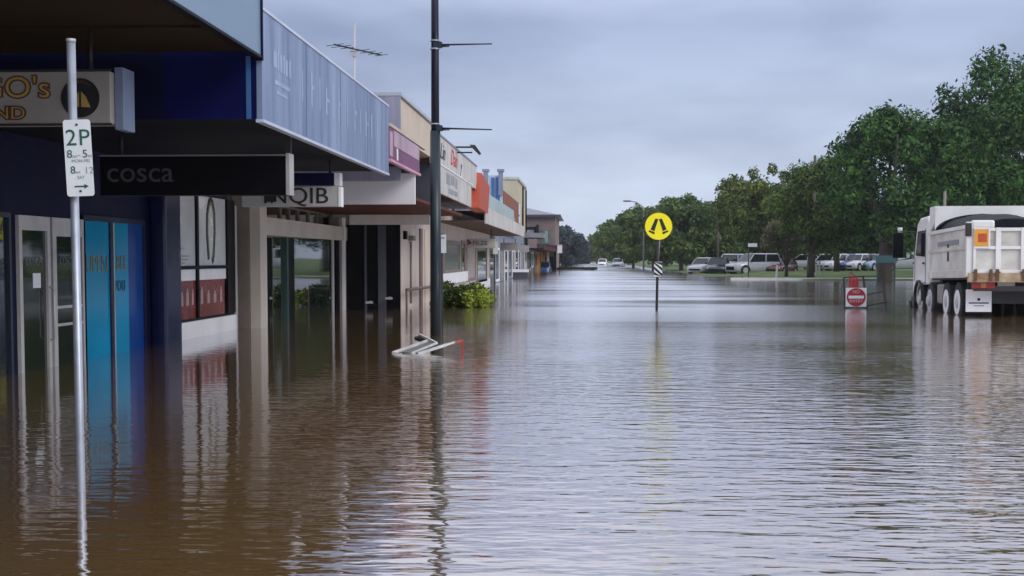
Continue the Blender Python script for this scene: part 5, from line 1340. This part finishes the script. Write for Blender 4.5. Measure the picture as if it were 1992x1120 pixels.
# cab: rounded, tilted windscreen
cy0, cy1 = 4.75, 6.95
prof = [(cy0, .95), (cy0, 2.70), (cy0 + .25, 2.84), (cy0 + 1.25, 2.83), (cy0 + 1.65, 2.70), (cy1 - .12, 1.75), (cy1 - .02, 1.35), (cy1, .55), (cy1 - .15, .45), (cy1 - .42, .45), (cy1 - .45, .92), (cy0 + .75, .95)]
cabm = MB().prism([(-W2 + .04, y, z) for y, z in prof], (2 * W2 - .08, 0, 0))
CAB = T(cabm, 'cab', truck_white, None, .07)
for s_ in (-1, 1):
    X_ = s_ * (W2 - .036)
    T(MB().prism([(X_, cy0 + .50, 1.72), (X_, cy0 + .50, 2.45), (X_, cy0 + 1.50, 2.45), (X_, cy1 - .42, 1.78)], (s_ * .008, 0, 0)), 'side_window', car_glass, CAB)
    dl = MB()
    for (ya_2, za_), (yb_2, zb_2) in (((cy0 + .42, 1.0), (cy0 + .42, 2.5)), ((cy0 + .42, 1.0), (cy1 - .55, 1.0)), ((cy1 - .3, 1.05), (cy1 - .3, 1.7))):
        dl.bar((X_ + s_ * .002, ya_2, za_), (X_ + s_ * .002, yb_2, zb_2), .012)
    DL = T(dl, 'door_seam', grey_dark, CAB)
    T(MB().box(X_ + s_ * .003, X_ + s_ * .03, cy0 + .55, cy0 + .75, 1.52, 1.57), 'door_handle', black, DL)
    T(MB().box(s_ * (W2 - .03), s_ * (W2 + .02), cy1 - .5, cy1 - .1, .32, .62), 'step', steel_dark, CAB, .02)
    wa = MB()
    for k in range(8):
        t0_, t1_ = math.pi * k / 8, math.pi * (k + 1) / 8
        wa.bar((s_ * (W2 - .02), 6.0 + .58 * math.cos(t0_), .50 + .56 * math.sin(t0_)), (s_ * (W2 - .02), 6.0 + .58 * math.cos(t1_), .50 + .56 * math.sin(t1_)), .07, .05)
    T(wa, 'wheel_arch', steel_dark, CAB)
    # mirrors on arms
    mr = MB().tube([(s_ * (W2 - .05), cy1 - .30, 2.45), (s_ * (W2 + .38), cy1 + .1, 2.50), (s_ * (W2 + .38), cy1 + .1, 1.65), (s_ * (W2 - .05), cy1 - .2, 1.72)], .018, 8)
    MR = T(mr, 'mirror_arm', steel_dark, CAB)
    T(MB().box(s_ * (W2 + .22), s_ * (W2 + .52), cy1 + .05, cy1 + .16, 1.72, 2.44), 'mirror', black, MR, .03)
    T(MB().tube([(s_ * (W2 + .32), cy1 + .1, 2.46), (s_ * (W2 + .32), cy1 + .1, 2.60)], .07, 12), 'beacon', lamp_clear, MR)
T(MB().prism([(-W2 + .14, cy0 + 1.62, 2.66), (-W2 + .14, cy1 - .13, 1.74), (W2 - .14, cy1 - .13, 1.74), (W2 - .14, cy0 + 1.62, 2.66)], (0, .03, .02)), 'windscreen', car_glass, CAB)
T(MB().box(-W2 + .02, W2 - .02, cy1 - .02, cy1 + .08, .30, .62), 'bumper', grey_mid, CAB, .03)
T(MB().box(-W2 + .15, W2 - .15, cy1 - .02, cy1 + .02, .75, 1.2), 'grille', black, CAB)
T(MB().box(-W2 - .04, -W2 + .1, cy1 - .2, cy1 + .15, .28, .50), 'bumper_corner', black, CAB, .03)
T(MB().box(-W2 + .2, W2 - .2, cy0 + .5, cy0 + .8, 2.86, 2.95), 'light_bar', white_bright, CAB, .03)
T(MB().box(-.9, .9, cy0 - .25, cy0 - .02, 1.0, 2.2), 'air_stack', steel_dark, CAB)

# ------------------------------------------------------------------ air
HZ = 0.00028
if HZ > 0:
    hzb = MB().box(-130, 130, -25, 620, -1.6, 18.5)
    hm = bpy.data.materials.new('haze_air'); hm.use_nodes = True
    t = hm.node_tree
    for n in list(t.nodes):
        if n.type != 'OUTPUT_MATERIAL': t.nodes.remove(n)
    pv = t.nodes.new('ShaderNodeVolumePrincipled'); pv.inputs['Density'].default_value = HZ; pv.inputs['Color'].default_value = (.90, .95, 1.0, 1); pv.inputs['Anisotropy'].default_value = 0.2
    out = [n for n in t.nodes if n.type == 'OUTPUT_MATERIAL'][0]
    t.links.new(pv.outputs['Volume'], out.inputs['Volume'])
    tag(hzb.build('haze', hm), kind='stuff')
